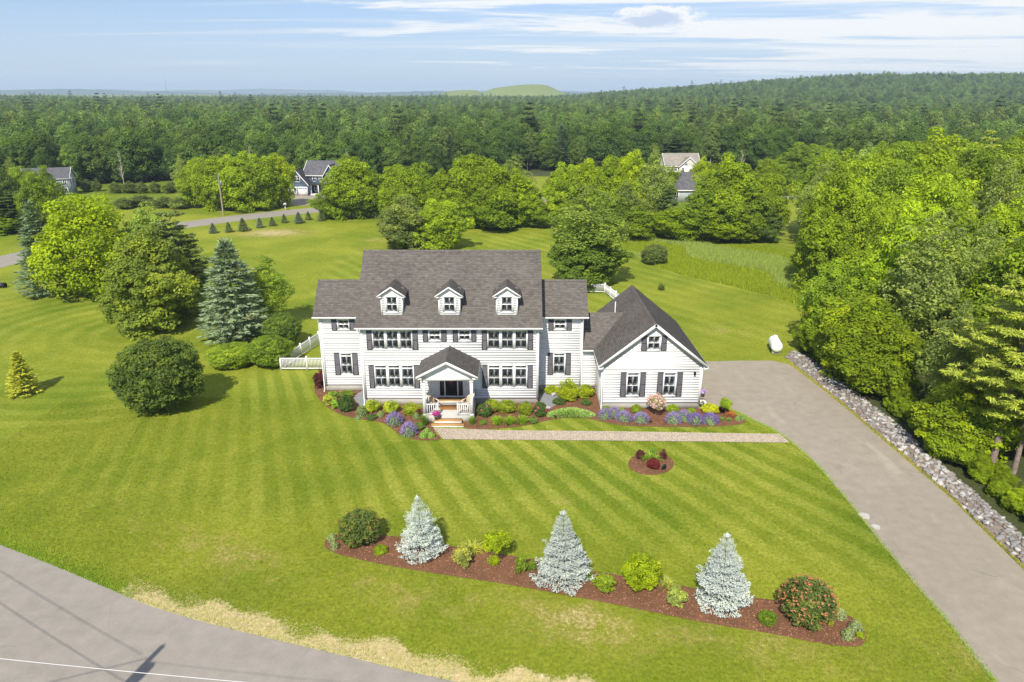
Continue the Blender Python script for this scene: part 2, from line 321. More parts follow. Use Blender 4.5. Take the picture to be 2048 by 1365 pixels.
def lawn_mat():
    m = bpy.data.materials.new('lawn'); m.use_nodes = True; nt = m.node_tree; b = nt.nodes['Principled BSDF']
    pos = nd(nt, 'ShaderNodeNewGeometry').outputs['Position']
    A = lambda n: nd(nt, 'ShaderNodeAttribute', attribute_name=n).outputs['Fac']
    ph, am, dry, straw, zone, dark = A('phase'), A('stripe'), A('dry'), A('straw'), A('zone'), A('dark')
    nbig = noise(nt, pos, 0.11, 4, 0.6, 0.3); nmid = noise(nt, pos, 0.75, 5, 0.65, 0.3); nsm = noise(nt, pos, 5.5, 5, 0.7); nfine = noise(nt, pos, 32, 3, 0.75)
    c = mixc(nt, ramp(nt, nbig, [(0.3, 0.0), (0.7, 1.0)]), (0.128, 0.188, 0.008), (0.252, 0.286, 0.022))
    # mowing stripes (blades laid to and fro reflect more or less)
    wob = math_n(nt, 'ADD', math_n(nt, 'MULTIPLY_ADD', nmid, 1.3, ph), math_n(nt, 'MULTIPLY', nbig, 3.0))
    sw = math_n(nt, 'SINE', wob)
    sw = smooth(nt, math_n(nt, 'ADD', sw, math_n(nt, 'MULTIPLY', math_n(nt, 'SUBTRACT', nsm, 0.5), 1.5)), -0.5, 0.65)
    lightc = mixc(nt, 1.0, c, (1.32, 1.24, 2.2), 'MULTIPLY'); darkc = mixc(nt, 1.0, c, (0.77, 0.87, 0.85), 'MULTIPLY')
    stc = mixc(nt, sw, darkc, lightc)
    wn = nd(nt, 'ShaderNodeTexWhiteNoise', noise_dimensions='1D'); lk(nt, math_n(nt, 'FLOOR', math_n(nt, 'DIVIDE', wob, 6.2832)), wn.inputs['W'])
    c = mixc(nt, math_n(nt, 'MULTIPLY', am, math_n(nt, 'MULTIPLY_ADD', wn.outputs[0], 0.5, 0.58)), c, stc)
    # worn, yellowed patches
    dm = math_n(nt, 'ADD', math_n(nt, 'MULTIPLY', dry, 1.0), math_n(nt, 'MULTIPLY', math_n(nt, 'SUBTRACT', nmid, 0.5), 1.4))
    c = mixc(nt, math_n(nt, 'MULTIPLY', smooth(nt, dm, 0.22, 0.85), 0.75), c, (0.33, 0.285, 0.07))
    c = mixc(nt, math_n(nt, 'MULTIPLY', smooth(nt, math_n(nt, 'ADD', math_n(nt, 'MULTIPLY', dry, 0.55), math_n(nt, 'MULTIPLY_ADD', nsm, 0.7, math_n(nt, 'MULTIPLY', nmid, 0.3))), 0.82, 0.98), 0.7), c, (0.48, 0.40, 0.20))
    c = mixc(nt, dark, c, mixc(nt, 1.0, c, (0.62, 0.72, 0.7), 'MULTIPLY'))
    # spread straw
    sm = math_n(nt, 'ADD', straw, math_n(nt, 'ADD', math_n(nt, 'MULTIPLY', math_n(nt, 'SUBTRACT', nsm, 0.5), 1.3), math_n(nt, 'MULTIPLY', math_n(nt, 'SUBTRACT', nmid, 0.5), 0.9)))
    strawc = mixc(nt, ramp(nt, nfine, [(0.3, 0.0), (0.7, 1.0)]), (0.36, 0.33, 0.10), (0.62, 0.54, 0.25))
    c = mixc(nt, smooth(nt, sm, 0.40, 0.85), c, strawc)
    # rough ground under the woods
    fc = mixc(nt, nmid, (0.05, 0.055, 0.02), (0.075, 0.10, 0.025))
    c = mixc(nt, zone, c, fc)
    n22 = noise(nt, pos, 1.9, 5, 0.7, 0.4)
    c = mixc(nt, smooth(nt, n22, 0.35, 0.7), c, mixc(nt, 1.0, c, (1.25, 1.14, 1.6), 'MULTIPLY'))
    c = mixc(nt, 1.0, c, ramp(nt, nsm, [(0.28, 0.66), (0.72, 1.34)]), 'MULTIPLY')
    c = mixc(nt, 1.0, c, ramp(nt, nfine, [(0.25, 0.58), (0.75, 1.40)]), 'MULTIPLY')
    lk(nt, c, b.inputs['Base Color']); b.inputs['Roughness'].default_value = 0.85; b.inputs['Specular IOR Level'].default_value = 0.12
    bm = nd(nt, 'ShaderNodeBump'); bm.inputs['Strength'].default_value = 0.75; bm.inputs['Distance'].default_value = 0.06
    lk(nt, math_n(nt, 'ADD', nfine, math_n(nt, 'MULTIPLY', nsm, 1.2)), bm.inputs['Height']); lk(nt, bm.outputs[0], b.inputs['Normal'])
    return m
M['lawn'] = lawn_mat()

# ------------------------------------------------------------------ the ground
ROAD_EDGE = np.array([G(*p)[:2] for p in [(-330, 985), (-160, 1036), (0, 1090), (100, 1128), (200, 1170), (300, 1213), (400, 1243), (500, 1268), (600, 1292), (700, 1315), (800, 1340), (900, 1362), (1050, 1390), (1300, 1428), (1700, 1470), (2100, 1500)]])
ROAD_EDGE = np.vstack([[[-75, 70], [-58, 58]], ROAD_EDGE])
def terr(x, y):
    x = np.asarray(x, float); y = np.asarray(y, float)
    def sst(a, lo, hi): t = np.clip((a - lo) / (hi - lo), 0, 1); return t * t * (3 - 2 * t)
    az = x / np.maximum(y, 1)
    hill = sst(y, 480, 1250) * (1 - 0.6 * sst(y, 1500, 2600)) * sst(az, 0.0, 0.55) * 36
    hill = hill * (0.92 + 0.08 * np.sin(x / 90.0 + 0.6) * np.cos(y / 140.0)) + sst(y, 600, 1400) * sst(az, 0.02, 0.2) * 5
    roll = sst(y, 260, 700) * (1.6 * np.sin(x / 75.0) * np.sin(y / 95.0 + 1) + 1.2 * np.sin(x / 41.0 + y / 60.0))
    far = sst(y, 1500, 4200) * 8 * (1 + np.sin(x / 330.0 + 1.2) * np.sin(y / 500.0))
    return hill + roll + far
def inpoly(x, y, P):
    P = np.asarray(P); c = np.zeros(np.shape(x), bool); j = len(P) - 1
    for i in range(len(P)):
        a, b = P[i], P[j]
        if a[1] != b[1]:
            c ^= ((a[1] > y) != (b[1] > y)) & (x < (b[0] - a[0]) * (y - a[1]) / (b[1] - a[1]) + a[0])
        j = i
    return c
def dist_poly(x, y, P):
    d = np.full(np.shape(x), 1e9)
    for a, b in zip(P[:-1], P[1:]):
        ab = b - a; t = np.clip(((x - a[0]) * ab[0] + (y - a[1]) * ab[1]) / (ab @ ab), 0, 1)
        d = np.minimum(d, np.hypot(x - a[0] - t * ab[0], y - a[1] - t * ab[1]))
    return d
MEADOW = [G(*p)[:2] for p in [(1255, 478), (1330, 487), (1450, 494), (1540, 492), (1600, 520), (1600, 612), (1540, 592), (1450, 570), (1370, 553), (1310, 533), (1262, 515), (1200, 500)]]
WOODS = np.array([G(*p)[:2] for p in [(1600, 712), (1690, 775), (1800, 868), (1900, 952), (2048, 1080), (2300, 1240)]] + [[60, 14], [170, 40], [230, 190]] + [list(G(*p)[:2]) for p in [(1605, 470), (1640, 560), (1612, 640), (1600, 690)]])
FAN = np.array([-52.0, 140.0])
ISLE = np.array([-36.0, 66.0])
def ground_attrs(x, y):
    sst = lambda a, lo, hi: (lambda t: t * t * (3 - 2 * t))(np.clip((a - lo) / (hi - lo), 0, 1))
    ang = np.arctan2(x - FAN[0], FAN[1] - y)
    ph_f = ang / 0.0138 * 2 * math.pi
    y_lo = 30.5 - .17 * np.clip(x, -25, 20)
    front = sst(y - y_lo, -2, 4) * (1 - sst(y, 45.5, 49)) * sst(x, -32, -23)
    side = sst(x, -24, -19) * (1 - sst(x, -15.5, -14.5)) * sst(y, 45, 48) * (1 - sst(y, 53, 58))
    rr = np.hypot((x - ISLE[0]) * 0.9, y - ISLE[1])
    ph_r = rr / 2.1 * 2 * math.pi
    left = (1 - sst(x, -30, -23)) * sst(y, 40, 48) * (1 - sst(y, 74, 88))
    ph_b = (x * 0.80 + y * 0.60) / 2.3 * 2 * math.pi
    back = sst(y, 60, 68) * (1 - sst(y, 112, 124)) * sst(x, -26, -22)
    w = np.stack([np.maximum(front, side), left, back]); k = np.argmax(w, 0)
    phase = np.choose(k, [ph_f, ph_r, ph_b]); stripe = np.choose(k, [w[0], w[1] * 0.62, w[2] * 0.55])
    stripe = stripe * np.clip(0.72 + 0.4 * np.sin(x / 7.1 + 1) * np.sin(y / 5.3), 0, 1)
    near = (y < 75) & (y > 5) & (np.abs(x) < 90)
    dr = np.full(np.shape(x), 99.0); dr[near] = dist_poly(x[near], y[near], ROAD_EDGE)
    rx = sst(x, -19.5, -16.5) * (1 - sst(x, 7, 14))
    wid = 1.25 + 0.35 * np.sin(x * 0.9) + 0.25 * np.sin(x * 2.3 + 1)
    straw = rx * (1 - sst(dr, wid - 0.8, wid + 0.35)) * 1.0 + (1 - sst(dr, 0.05, 0.45)) * 0.35
    dry = np.exp(-((dr - 4.4) / 2.2) ** 2) * 0.60 * sst(x, -30, -12) * (.75 + .35 * np.sin(x * .5) * np.sin(x * .23 + 1)) + np.exp(-((dr - 3.6) / 0.12) ** 2) * 0.0
    for cx, cy, r, a in ((-33, 57, 3, .5), (-27.5, 70.5, 3.0, .8), (-40, 118, 9, .8), (-21, 112, 4, .6), (9.5, 92, 5, .5), (-22, 58, 2.2, .6), (2, 35.5, 2.5, .35), (21, 66, 5, .45), (-62, 82, 3, .3)):
        dry = np.maximum(dry, a * np.exp(-(((x - cx) / r) ** 2 + ((y - cy) / (r * .6)) ** 2)))
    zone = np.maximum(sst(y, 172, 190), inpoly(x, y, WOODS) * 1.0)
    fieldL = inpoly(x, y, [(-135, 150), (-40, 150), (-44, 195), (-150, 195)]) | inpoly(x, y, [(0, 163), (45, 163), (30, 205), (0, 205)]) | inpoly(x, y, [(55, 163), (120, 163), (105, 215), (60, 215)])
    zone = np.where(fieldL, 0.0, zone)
    lush = sst(y, 15, 20) * (1 - sst(y, 27, 30)) * (1 - sst(x, -14, -8)) + (1 - sst(y, 44, 50)) * sst(x, 17, 21) * 0.6
    dark = np.clip(lush * 0.5 + 0.8 * (fieldL & (x < 0)) + 0.35 * inpoly(x, y, MEADOW), 0, 1)
    return dict(phase=phase, stripe=stripe * (1 - zone), dry=dry, straw=straw, zone=zone, dark=dark)
def build_ground():
    xs = np.unique(np.concatenate([-np.geomspace(78, 9000, 46), np.arange(-78, -44, 1.0), np.arange(-44, 34, 0.5), np.arange(34, 78, 1.0), np.geomspace(78, 9000, 46)]).round(3))
    ys = np.unique(np.concatenate([[-400, -200, -100, -60, -40, -25, -10, 0, 6], np.arange(10, 62, 0.5), np.arange(62, 130, 1.0), np.arange(130, 260, 3.0), np.geomspace(260, 12000, 70)]).round(3))
    X, Y = np.meshgrid(xs, ys); x, y = X.ravel(), Y.ravel(); z = terr(x, y)
    nx, ny = len(xs), len(ys); i = np.arange(nx - 1); j = np.arange(ny - 1)
    a = (j[:, None] * nx + i[None]).ravel(); F = np.stack([a, a + 1, a + nx + 1, a + nx], 1)
    b = MB(); b.add(np.stack([x, y, z], 1), F); me = b.mesh('ground', M['lawn'], True)
    for k, v in ground_attrs(x, y).items():
        at = me.attributes.new(k, 'FLOAT', 'POINT'); at.data.foreach_set('value', np.asarray(v, float))
    tag(ob('ground', me), 'mown green lawn and rough ground reaching the forest', kind='structure')
build_ground()

def chaikin(P, k=2, closed=True):
    P = np.asarray(P, float)
    for _ in range(k):
        Q = np.roll(P, -1, 0) if closed else P[1:]
        A = P if closed else P[:-1]
        N = np.empty((2 * len(A), P.shape[1])); N[0::2] = .75 * A + .25 * Q; N[1::2] = .25 * A + .75 * Q
        P = N if closed else np.vstack([P[:1], N, P[-1:]])
    return P
import bmesh
def sheet(name, P, z, m, dome=0.0, label=None):
    P = np.asarray(P)[:, :2]
    bm = bmesh.new(); vs = [bm.verts.new((p[0], p[1], z)) for p in P]; f = bm.faces.new(vs)
    if f.normal.z < 0 or (f.normal_update() or f.normal.z < 0): f.normal_flip()
    if dome:
        r = bmesh.ops.inset_individual(bm, faces=[f], thickness=0.14, depth=0)
        for v in f.verts: v.co.z += dome
    bmesh.ops.triangulate(bm, faces=bm.faces[:])
    me = bpy.data.meshes.new(name); bm.to_mesh(me); bm.free(); me.materials.append(m)
    return tag(ob(name, me), label, kind='structure')
# near road, back road, driveway, walkway
sheet('road', np.vstack([ROAD_EDGE, [[60, 8], [60, -12], [-30, -14], [-70, 20], [-90, 55]]]), 0.012, M['road'], label='grey asphalt road curving past the front lawn')
def ribbon(name, P, w, z, m, label):
    P = chaikin(P, 3, False); T = np.gradient(P, axis=0); T /= np.linalg.norm(T, axis=1)[:, None]; N = np.stack([-T[:, 1], T[:, 0]], 1)
    L, Rr = P + N * w / 2, P - N * w / 2; n = len(P); b = MB()
    b.add(np.c_[np.vstack([L, Rr]), np.full(2 * n, z)], [[i, i + n, i + n + 1, i + 1] for i in range(n - 1)])
    return tag(ob(name, b.mesh(name, m)), label, kind='structure')
BACK_ROAD = [(-80, 66), (-74, 80), (-71, 97), (-66, 113), (-57, 128), (-40, 143), (-20, 152), (5, 158), (62, 163), (130, 160)]
ribbon('back_road', BACK_ROAD, 6.5, 0.014, M['road'], 'pale asphalt road bending behind the lawn')
DRIVE = [G(*p)[:2] for p in [(1398, 819), (1405, 724), (1480, 722), (1545, 722), (1580, 730), (1640, 775), (1700, 824), (1800, 909), (1900, 995), (2048, 1141), (2330, 1410), (2420, 1560), (2150, 1560), (1985, 1365), (1910, 1265), (1850, 1194), (1760, 1085), (1690, 996), (1630, 927), (1580, 884), (1545, 860), (1512, 846), (1490, 834), (1462, 820), (1430, 815)]]
sheet('driveway', DRIVE, 0.016, M['drive'], label='pale grey asphalt driveway beside the garage')
for i, (x, y, r) in enumerate(((1729, 1033, .28), (1752, 1055, .22))):       # pale round stains on the driveway
    c = G(x, y); a = np.linspace(0, 2 * math.pi, 18, endpoint=False)
    sheet('driveway_patch', np.stack([c[0] + r * np.cos(a) * (1 + .2 * np.sin(3 * a)), c[1] + r * 1.2 * np.sin(a)], 1), 0.022, mat('pale_patch', (0.45, 0.43, 0.38), 0.9, 0.1, 6, 0.2), label='pale round patch on the driveway asphalt')
sheet('blue_house_driveway', [G(*p)[:2] for p in [(560, 402), (575, 391), (640, 391), (690, 396), (680, 404), (640, 402), (612, 412), (585, 412)]], 0.02, M['drive'], label='driveway in front of the navy house')

WALK_T = [(868, 868), (935, 859), (1000, 861.5), (1100, 862.5), (1250, 864), (1400, 866.5), (1560, 869)]
WALK_B = [(886, 879.5), (940, 880), (1000, 880.5), (1100, 881), (1250, 882.5), (1400, 884), (1580, 886.5)]
def build_walk():
    T = np.array([G(*p)[:2] for p in WALK_T]); B = np.array([G(*p)[:2] for p in WALK_B])
    T[0] = G(866, 857)[:2]
    base = sheet('walkway', np.vstack([T, B[::-1]]), 0.018, M['joint'], label='pale tan paver walkway from steps to driveway')
    b = MB(); L = np.linalg.norm(np.diff(T, axis=0), axis=1).sum(); n = int(L / 0.215); m = 13
    tt = np.linspace(0, 1, n + 1)
    seg = np.r_[0, np.cumsum(np.linalg.norm(np.diff(T, axis=0), axis=1))]; seg /= seg[-1]
    P = lambda t, s: np.array([np.interp(t, seg, T[:, k]) * (1 - s) + np.interp(t, seg, B[:, k]) * s for k in (0, 1)])
    for j in range(m):
        for i in range(n):
            off = (j % 2) * 0.5
            t0, t1 = (i + off) / n, (i + 1 + off) / n
            if t1 > 1: t1 = 1
            if t0 >= 1: continue
            g = 0.03 / n / 0.215; s0, s1 = (j + .05) / m, (j + .95) / m
            c = [P(t0 + g, s0), P(t1 - g, s0), P(t1 - g, s1), P(t0 + g, s1)]
            z = 0.032 + rng.uniform(-.003, .003); lo = [np.r_[q, 0.016] for q in c]; hi = [np.r_[q, z] for q in c]
            b.add(lo + hi, [[7, 6, 5, 4], [0, 1, 5, 4], [1, 2, 6, 5], [2, 3, 7, 6], [3, 0, 4, 7]], 0, rng.uniform(0, 1))
    o = ob('pavers', b.mesh('pavers', M['paver']), base); o['kind'] = 'stuff'
build_walk()

# planting beds
BED_LEFT = [(648, 745), (630, 762), (628, 785), (643, 806), (664, 822), (690, 833), (722, 840), (752, 843), (775, 850), (788, 862), (806, 874), (835, 882), (866, 882), (886, 879), (868, 866), (866, 845), (850, 812), (740, 806), (728, 780), (650, 772)]
BED_RIGHT = [(932, 812), (925, 845), (928, 857), (960, 860), (1020, 856), (1062, 850), (1100, 840), (1140, 835), (1180, 838), (1215, 847), (1255, 853), (1310, 854), (1370, 855), (1430, 854), (1470, 852), (1493, 846), (1488, 838), (1462, 825), (1430, 818), (1400, 819), (1300, 815), (1208, 815), (1196, 775), (1100, 775), (1080, 800)]
BED_ISLE = [(648, 1090), (655, 1073), (690, 1068), (775, 1071), (850, 1084), (940, 1099), (1050, 1117), (1180, 1142), (1300, 1162), (1420, 1183), (1501, 1196), (1580, 1205), (1650, 1215), (1700, 1231), (1728, 1258), (1733, 1280), (1719, 1297), (1642, 1289), (1534, 1266), (1427, 1250), (1304, 1225), (1181, 1200), (1135, 1192), (1013, 1169), (892, 1151), (790, 1135), (681, 1112), (652, 1099)]
BED_ROUND = [(1302 + 46 * math.cos(a), 928.5 + 22.5 * math.sin(a)) for a in np.linspace(0, 2 * math.pi, 26, endpoint=False)]
def bed(px, label, chips):
    P = chaikin([G(*p)[:2] for p in px], 2)
    o = sheet('mulch_bed', P, 0.02, M['mulch'], 0.035, label)
    x0, y0 = P.min(0); x1, y1 = P.max(0); n = int((x1 - x0) * (y1 - y0) * chips)
    q = rng.uniform([x0, y0], [x1, y1], (n, 2)); q = q[inpoly(q[:, 0], q[:, 1], P)]
    nn = rng.normal(0, .45, (len(q), 3)); nn[:, 2] = 1
    b = MB(); leaves(b, np.c_[q, np.full(len(q), .065)], nn, rng.uniform(.05, .12, len(q)), 0.45, rng.uniform(0, 1, len(q)))
    c = ob('bark_chips', b.mesh('bark_chips', M['chip']), o); c['kind'] = 'stuff'
def unit(a): return a / (np.linalg.norm(a, axis=-1, keepdims=True) + 1e-9)
def leaves(b, c, n, L, asp, lv, mi=0, tdir=None):
    n = unit(np.asarray(n, float)); N = len(c)
    r = rng.normal(size=(N, 3)) if tdir is None else np.asarray(tdir) + rng.normal(0, .25, (N, 3))
    t = unit(r - n * (r * n).sum(1, keepdims=True)); s = np.cross(n, t)
    L = np.broadcast_to(L, (N,))[:, None]; w = L * asp
    V = np.stack([c - t * L * .5, c + s * w * .5 - n * L * .06, c + t * L * .5 - n * L * .1, c - s * w * .5 - n * L * .06], 1).reshape(-1, 3)
    b.add(V, np.arange(4 * N).reshape(N, 4), mi, lv)
def spikes(b, p, d, L, r, lv, mi=0):
    N = len(p); d = unit(np.asarray(d, float)); a = unit(np.cross(d, rng.normal(size=(N, 3)))); c = np.cross(d, a)
    L = np.broadcast_to(L, (N,))[:, None]; r = np.broadcast_to(r, (N,))[:, None]
    ring = [p + d * L * .35 + r * (math.cos(t) * a + math.sin(t) * c) for t in (0, 2.094, 4.189)]
    V = np.stack([p] + ring + [p + d * L], 1).reshape(-1, 3); k = np.arange(N)[:, None] * 5
    F = np.concatenate([k + np.array([[0, 2, 1]]), k + np.array([[0, 3, 2]]), k + np.array([[0, 1, 3]]), k + np.array([[1, 2, 4]]), k + np.array([[2, 3, 4]]), k + np.array([[3, 1, 4]])])
    b.add(V, F, mi, np.tile(np.broadcast_to(lv, (N,)), 6))
bed(BED_LEFT, 'brown mulch bed with curved edge left of the porch', 110)
bed(BED_RIGHT, 'brown mulch bed along the house right of the porch', 110)
bed(BED_ISLE, 'long brown mulch island bed in the front lawn', 150)
bed(BED_ROUND, 'small round brown mulch bed in the lawn', 150)
sheet('gravel_patch', [G(*p)[:2] for p in [(1078, 800), (1092, 768), (1110, 768), (1122, 795), (1112, 812), (1098, 820), (1084, 818)]], 0.072, M['gravel'], label='grey gravel patch beside the house corner')
sheet('gravel_patch', [G(*p)[:2] for p in [(706, 795), (726, 783), (732, 783), (732, 815), (722, 820)]], 0.072, M['gravel'], label='grey gravel strip under the downspout')

# ------------------------------------------------------------------ the white house
def part(name, me, parent, **kw):                 # a part whose mesh is in world coordinates
    o = ob(name, me, parent, **kw); o.matrix_parent_inverse = Matrix.Translation(-Vector(parent.location)); return o
UP = np.array([0, 0, 1.0])
HOUSE = empty('white_house', (-4.5, 48.6, 0))
tag(HOUSE, 'large white clapboard house with dormers, black shutters, porch and attached garage', 'house')
class Plane:
    def __init__(s, O, ax): s.O = np.array(O, float); s.ax = np.array(ax, float); s.n = np.array([s.ax[1], -s.ax[0], 0.0])
    def P(s, a, d, z): return s.O + s.ax * a + s.n * d + UP * z
    def box(s, b, a0, a1, d0, d1, z0, z1, mi=0): b.obox(s.O, s.ax, s.n, a0, a1, d0, d1, z0, z1, mi, UP)
EXPO = 0.2
def wall(parent, pl, s0, s1, z0, z1, ops=(), gable=None, boards=True, name='wall', bname='clapboard'):
    """wall sheathing with openings; each clapboard is a piece of its own"""
    def rng_at(z):
        if gable is None or z <= gable[2]: return s0, s1
        f = min(1.0, (z - gable[2]) / (gable[1] - gable[2])); return s0 + (gable[0] - s0) * f, s1 + (gable[0] - s1) * f
    top = gable[1] if gable else z1
    segs = []; z = z0
    while z < top - 0.02:
        zt = min(z + EXPO, top)
        hit = sorted([o for o in ops if o[2] < zt - 1e-4 and o[3] > z + 1e-4])
        a = None
        for o in hit: segs.append((a, o[0], z, zt)); a = o[1]
        segs.append((a, None, z, zt))
        for o in hit:
            if o[2] > z + .01: segs.append((o[0], o[1], z, o[2]))
            if o[3] < zt - .01: segs.append((o[0], o[1], o[3], zt))
        z = zt
    sh = MB(); bl = []
    for a, c, zb, zt in segs:
        (lb, rb), (lt, rt) = rng_at(zb), rng_at(zt)
        if a is not None: lb = lt = a
        if c is not None: rb = rt = c
        if rb - lb < .01: continue
        rt = max(rt, lt + .002)
        sh.quad(pl.P(lb, 0, zb), pl.P(rb, 0, zb), pl.P(rt, 0, zt), pl.P(lt, 0, zt)); bl.append((lb, rb, lt, rt, zb, zt))
    w = part(name, sh.mesh(name, M['siding']), parent)
    if not boards: return w
    for lb, rb, lt, rt, zb, zt in bl:
        b = MB(); p, q = 0.007, 0.004
        V = [pl.P(lb, .002, zb), pl.P(rb, .002, zb), pl.P(rb, p, zb), pl.P(lb, p, zb), pl.P(lt, .002, zt + .004), pl.P(rt, .002, zt + .004), pl.P(rt, q, zt + .004), pl.P(lt, q, zt + .004)]
        b.add(V, [[0, 1, 2, 3], [3, 2, 6, 7], [4, 7, 6, 5], [0, 3, 7, 4], [1, 5, 6, 2]])
        ob(bname, b.mesh(bname, M['siding']), w)
    return w
PANE = None
def window(parent, pl, sc, z0, z1, w, transom=0.0, sill=True):
    """double hung, two panes over two; the casing is the part, sash and panes its pieces"""
    global PANE
    if PANE is None:
        b = MB(); b.box(-.5, .5, -.003, .003, -.5, .5); PANE = b.mesh('pane', M['glass'])
    a0, a1 = sc - w / 2, sc + w / 2; o0, o1, oz0, oz1 = a0 - .022, a1 + .022, z0 - .022, z1 + .022; cw = .085
    b = MB()
    pl.box(b, o0 - cw, o0, -.06, .04, oz0, oz1); pl.box(b, o1, o1 + cw, -.06, .04, oz0, oz1)
    pl.box(b, o0 - cw, o1 + cw, -.06, .043, oz1, oz1 + cw + .02); pl.box(b, o0 - cw, o1 + cw, -.06, .055, oz0 - .07, oz0)
    win = part('window', b.mesh('window_casing', M['trim']), parent)
    s = MB(); d0, d1 = -.055, -.015
    pl.box(s, o0, a0, d0, d1, oz0, oz1); pl.box(s, o1, a1, d0, d1, oz0, oz1)
    pl.box(s, a0, a1, d0, d1, oz0, z0); pl.box(s, a0, a1, d0, d1, z1, oz1)
    rows = []
    zt = z1
    if transom: zt = z1 - transom - .075; pl.box(s, a0, a1, d0, d1 + .01, zt, zt + .075); rows.append((zt + .075, z1))
    zm = (z0 + zt) / 2
    pl.box(s, a0, a1, d0, d1, zm - .016, zm + .016); rows += [(zm + .016, zt), (z0, zm - .016)]
    for ra, rb in rows: pl.box(s, sc - .008, sc + .008, d0 + .005, d1 - .005, ra, rb)
    ob('sash', s.mesh('sash', M['trim']), win)
    for ra, rb in rows:
        for k in (-1, 1):
            c = pl.P(sc + k * (w / 4 + .005), -.036, (ra + rb) / 2)
            ob('pane', PANE, win, c, 0, (w / 2 - .011, 1, rb - ra))
    return (o0, o1, oz0, oz1)
SHUT = {}
def shutter(parent, pl, sc, z0, z1, w=.40):
    key = (round(w, 2), round(z1 - z0, 2))
    if key not in SHUT:
        b = MB(); h = z1 - z0; f = .055
        b.box(-w / 2, -w / 2 + f, -.045, 0, 0, h); b.box(w / 2 - f, w / 2, -.045, 0, 0, h)
        b.box(-w / 2 + f, w / 2 - f, -.045, 0, 0, f); b.box(-w / 2 + f, w / 2 - f, -.045, 0, h - f, h)
        if h > 1: b.box(-w / 2 + f, w / 2 - f, -.044, 0, h / 2 - .03, h / 2 + .03)
        n = int((h - 2 * f) / .055)
        for i in range(n):
            z = f + (i + .5) * (h - 2 * f) / n
            b.add([(-w / 2 + f, -.008, z + .02), (w / 2 - f, -.008, z + .02), (w / 2 - f, -.034, z - .03), (-w / 2 + f, -.034, z - .03)], [[0, 1, 2, 3]])
        b.box(-w / 2 + f, w / 2 - f, -.006, 0, f, h - f)
        SHUT[key] = b.mesh('shutter', M['shutter'])
    o = part('shutter', SHUT[key], parent, loc=pl.P(sc, .028, z0)); return o
def roof(parent, e0, e1, r0, r1, m=None, name='roof', thick=.10, step=.145):
    e0, e1, r0, r1 = (np.array(q, float) for q in (e0, e1, r0, r1)); nrm = np.cross(e1 - e0, r0 - e0); nrm /= np.linalg.norm(nrm)
    if nrm[2] < 0: nrm = -nrm
    SL = max(np.linalg.norm(r0 - e0), np.linalg.norm(r1 - e1)); n = max(2, int(round(SL / step)))
    V, F, UV = [], [], []
    ud = (e1 - e0) / np.linalg.norm(e1 - e0)
    for i in range(n):
        t0, t1 = i / n, min(1.0, (i + 1.06) / n); k = len(V)
        a, b_ = e0 + (r0 - e0) * t0, e1 + (r1 - e1) * t0; c, d = e1 + (r1 - e1) * t1, e0 + (r0 - e0) * t1
        V += [a + nrm * .016, b_ + nrm * .016, c + nrm * .002, d + nrm * .002, a - nrm * .001, b_ - nrm * .001]
        F += [[k, k + 1, k + 2, k + 3], [k + 4, k + 5, k + 1, k]]
        u = lambda p: float((p - e0) @ ud)
        v0, v1 = i * .145 + .003, (i + 1) * .145 - .003
        UV += [(u(a), v0), (u(b_), v0), (u(c), v1), (u(d), v1), (u(a), v0), (u(b_), v0), (u(b_), v0), (u(a), v0)]
    k = len(V); V += [q - nrm * .002 for q in (e0, e1, r1, r0)] + [q - nrm * thick for q in (e0, e1, r1, r0)]
    for q in ([0, 1, 5, 4], [1, 2, 6, 5], [2, 3, 7, 6], [3, 0, 4, 7], [4, 5, 6, 7]):
        F.append([k + j for j in q]); UV += [(0, 0)] * 4
    b = MB(); b.add(V, F); me = b.mesh(name, m or M['shingle'])
    ul = me.uv_layers.new(name='UVMap'); ul.data.foreach_set('uv', np.array(UV, float).ravel())
    return part(name, me, parent)
def ridge_cap(parent, a, b_, w=.16, m=None):
    a, b_ = np.array(a, float), np.array(b_, float); d = unit(b_ - a); s = unit(np.cross(d, UP)); n = int(np.linalg.norm(b_ - a) / .2); V = MB()
    for i in range(n):
        p, q = a + (b_ - a) * i / n, a + (b_ - a) * (i + 1.1) / n
        for k in (-1, 1):
            V.add([p + UP * .045, q + UP * .03, q + s * k * w - UP * (w * .75 - .02), p + s * k * w - UP * (w * .75 - .035)], [[0, 1, 2, 3]])
    me = V.mesh('ridge_cap', m or M['shingle']); me.uv_layers.new(name='UVMap')
    uv = np.tile([[0, .3], [.2, .3], [.2, .0], [0, .0]], (2 * n, 1)) + np.repeat(rng.uniform(0, 9, (2 * n, 1)), 4, 0); me.uv_layers[0].data.foreach_set('uv', uv.ravel())
    return part('ridge_cap', me, parent)
def bars(parent, name, m, boxes):
    b = MB()
    for q in boxes: b.box(*q)
    return part(name, b.mesh(name, M[m]), parent)
XC = -4.5; XL, XR = -10.95, 1.95; YF, YW, YG = 48.6, 51.2, 47.9; YR = 53.0
EAVE = 6.17; FND = 0.52
XWL, XWR = -14.55, 5.40; GX0, GX1, GXC = 6.5, 13.82, 10.16
# foundations
bars(HOUSE, 'foundation', 'concrete', [(XL + .03, XR - .03, YF + .05, 57.2, -.1, FND), ])
bars(HOUSE, 'foundation', 'concrete', [(XWL + .03, XL + .03, YW + .05, 55.2, -.1, FND)])
bars(HOUSE, 'foundation', 'concrete', [(XR - .03, GX0 + .03, YW + .05, 55.2, -.1, FND)])
bars(HOUSE, 'foundation', 'concrete', [(GX0 + .03, GX1 - .03, YG + .05, 57.9, -.1, FND - .04)])
PM, PWL, PG = Plane((0, YF, 0), (1, 0, 0)), Plane((0, YW, 0), (1, 0, 0)), Plane((0, YG, 0), (1, 0, 0))
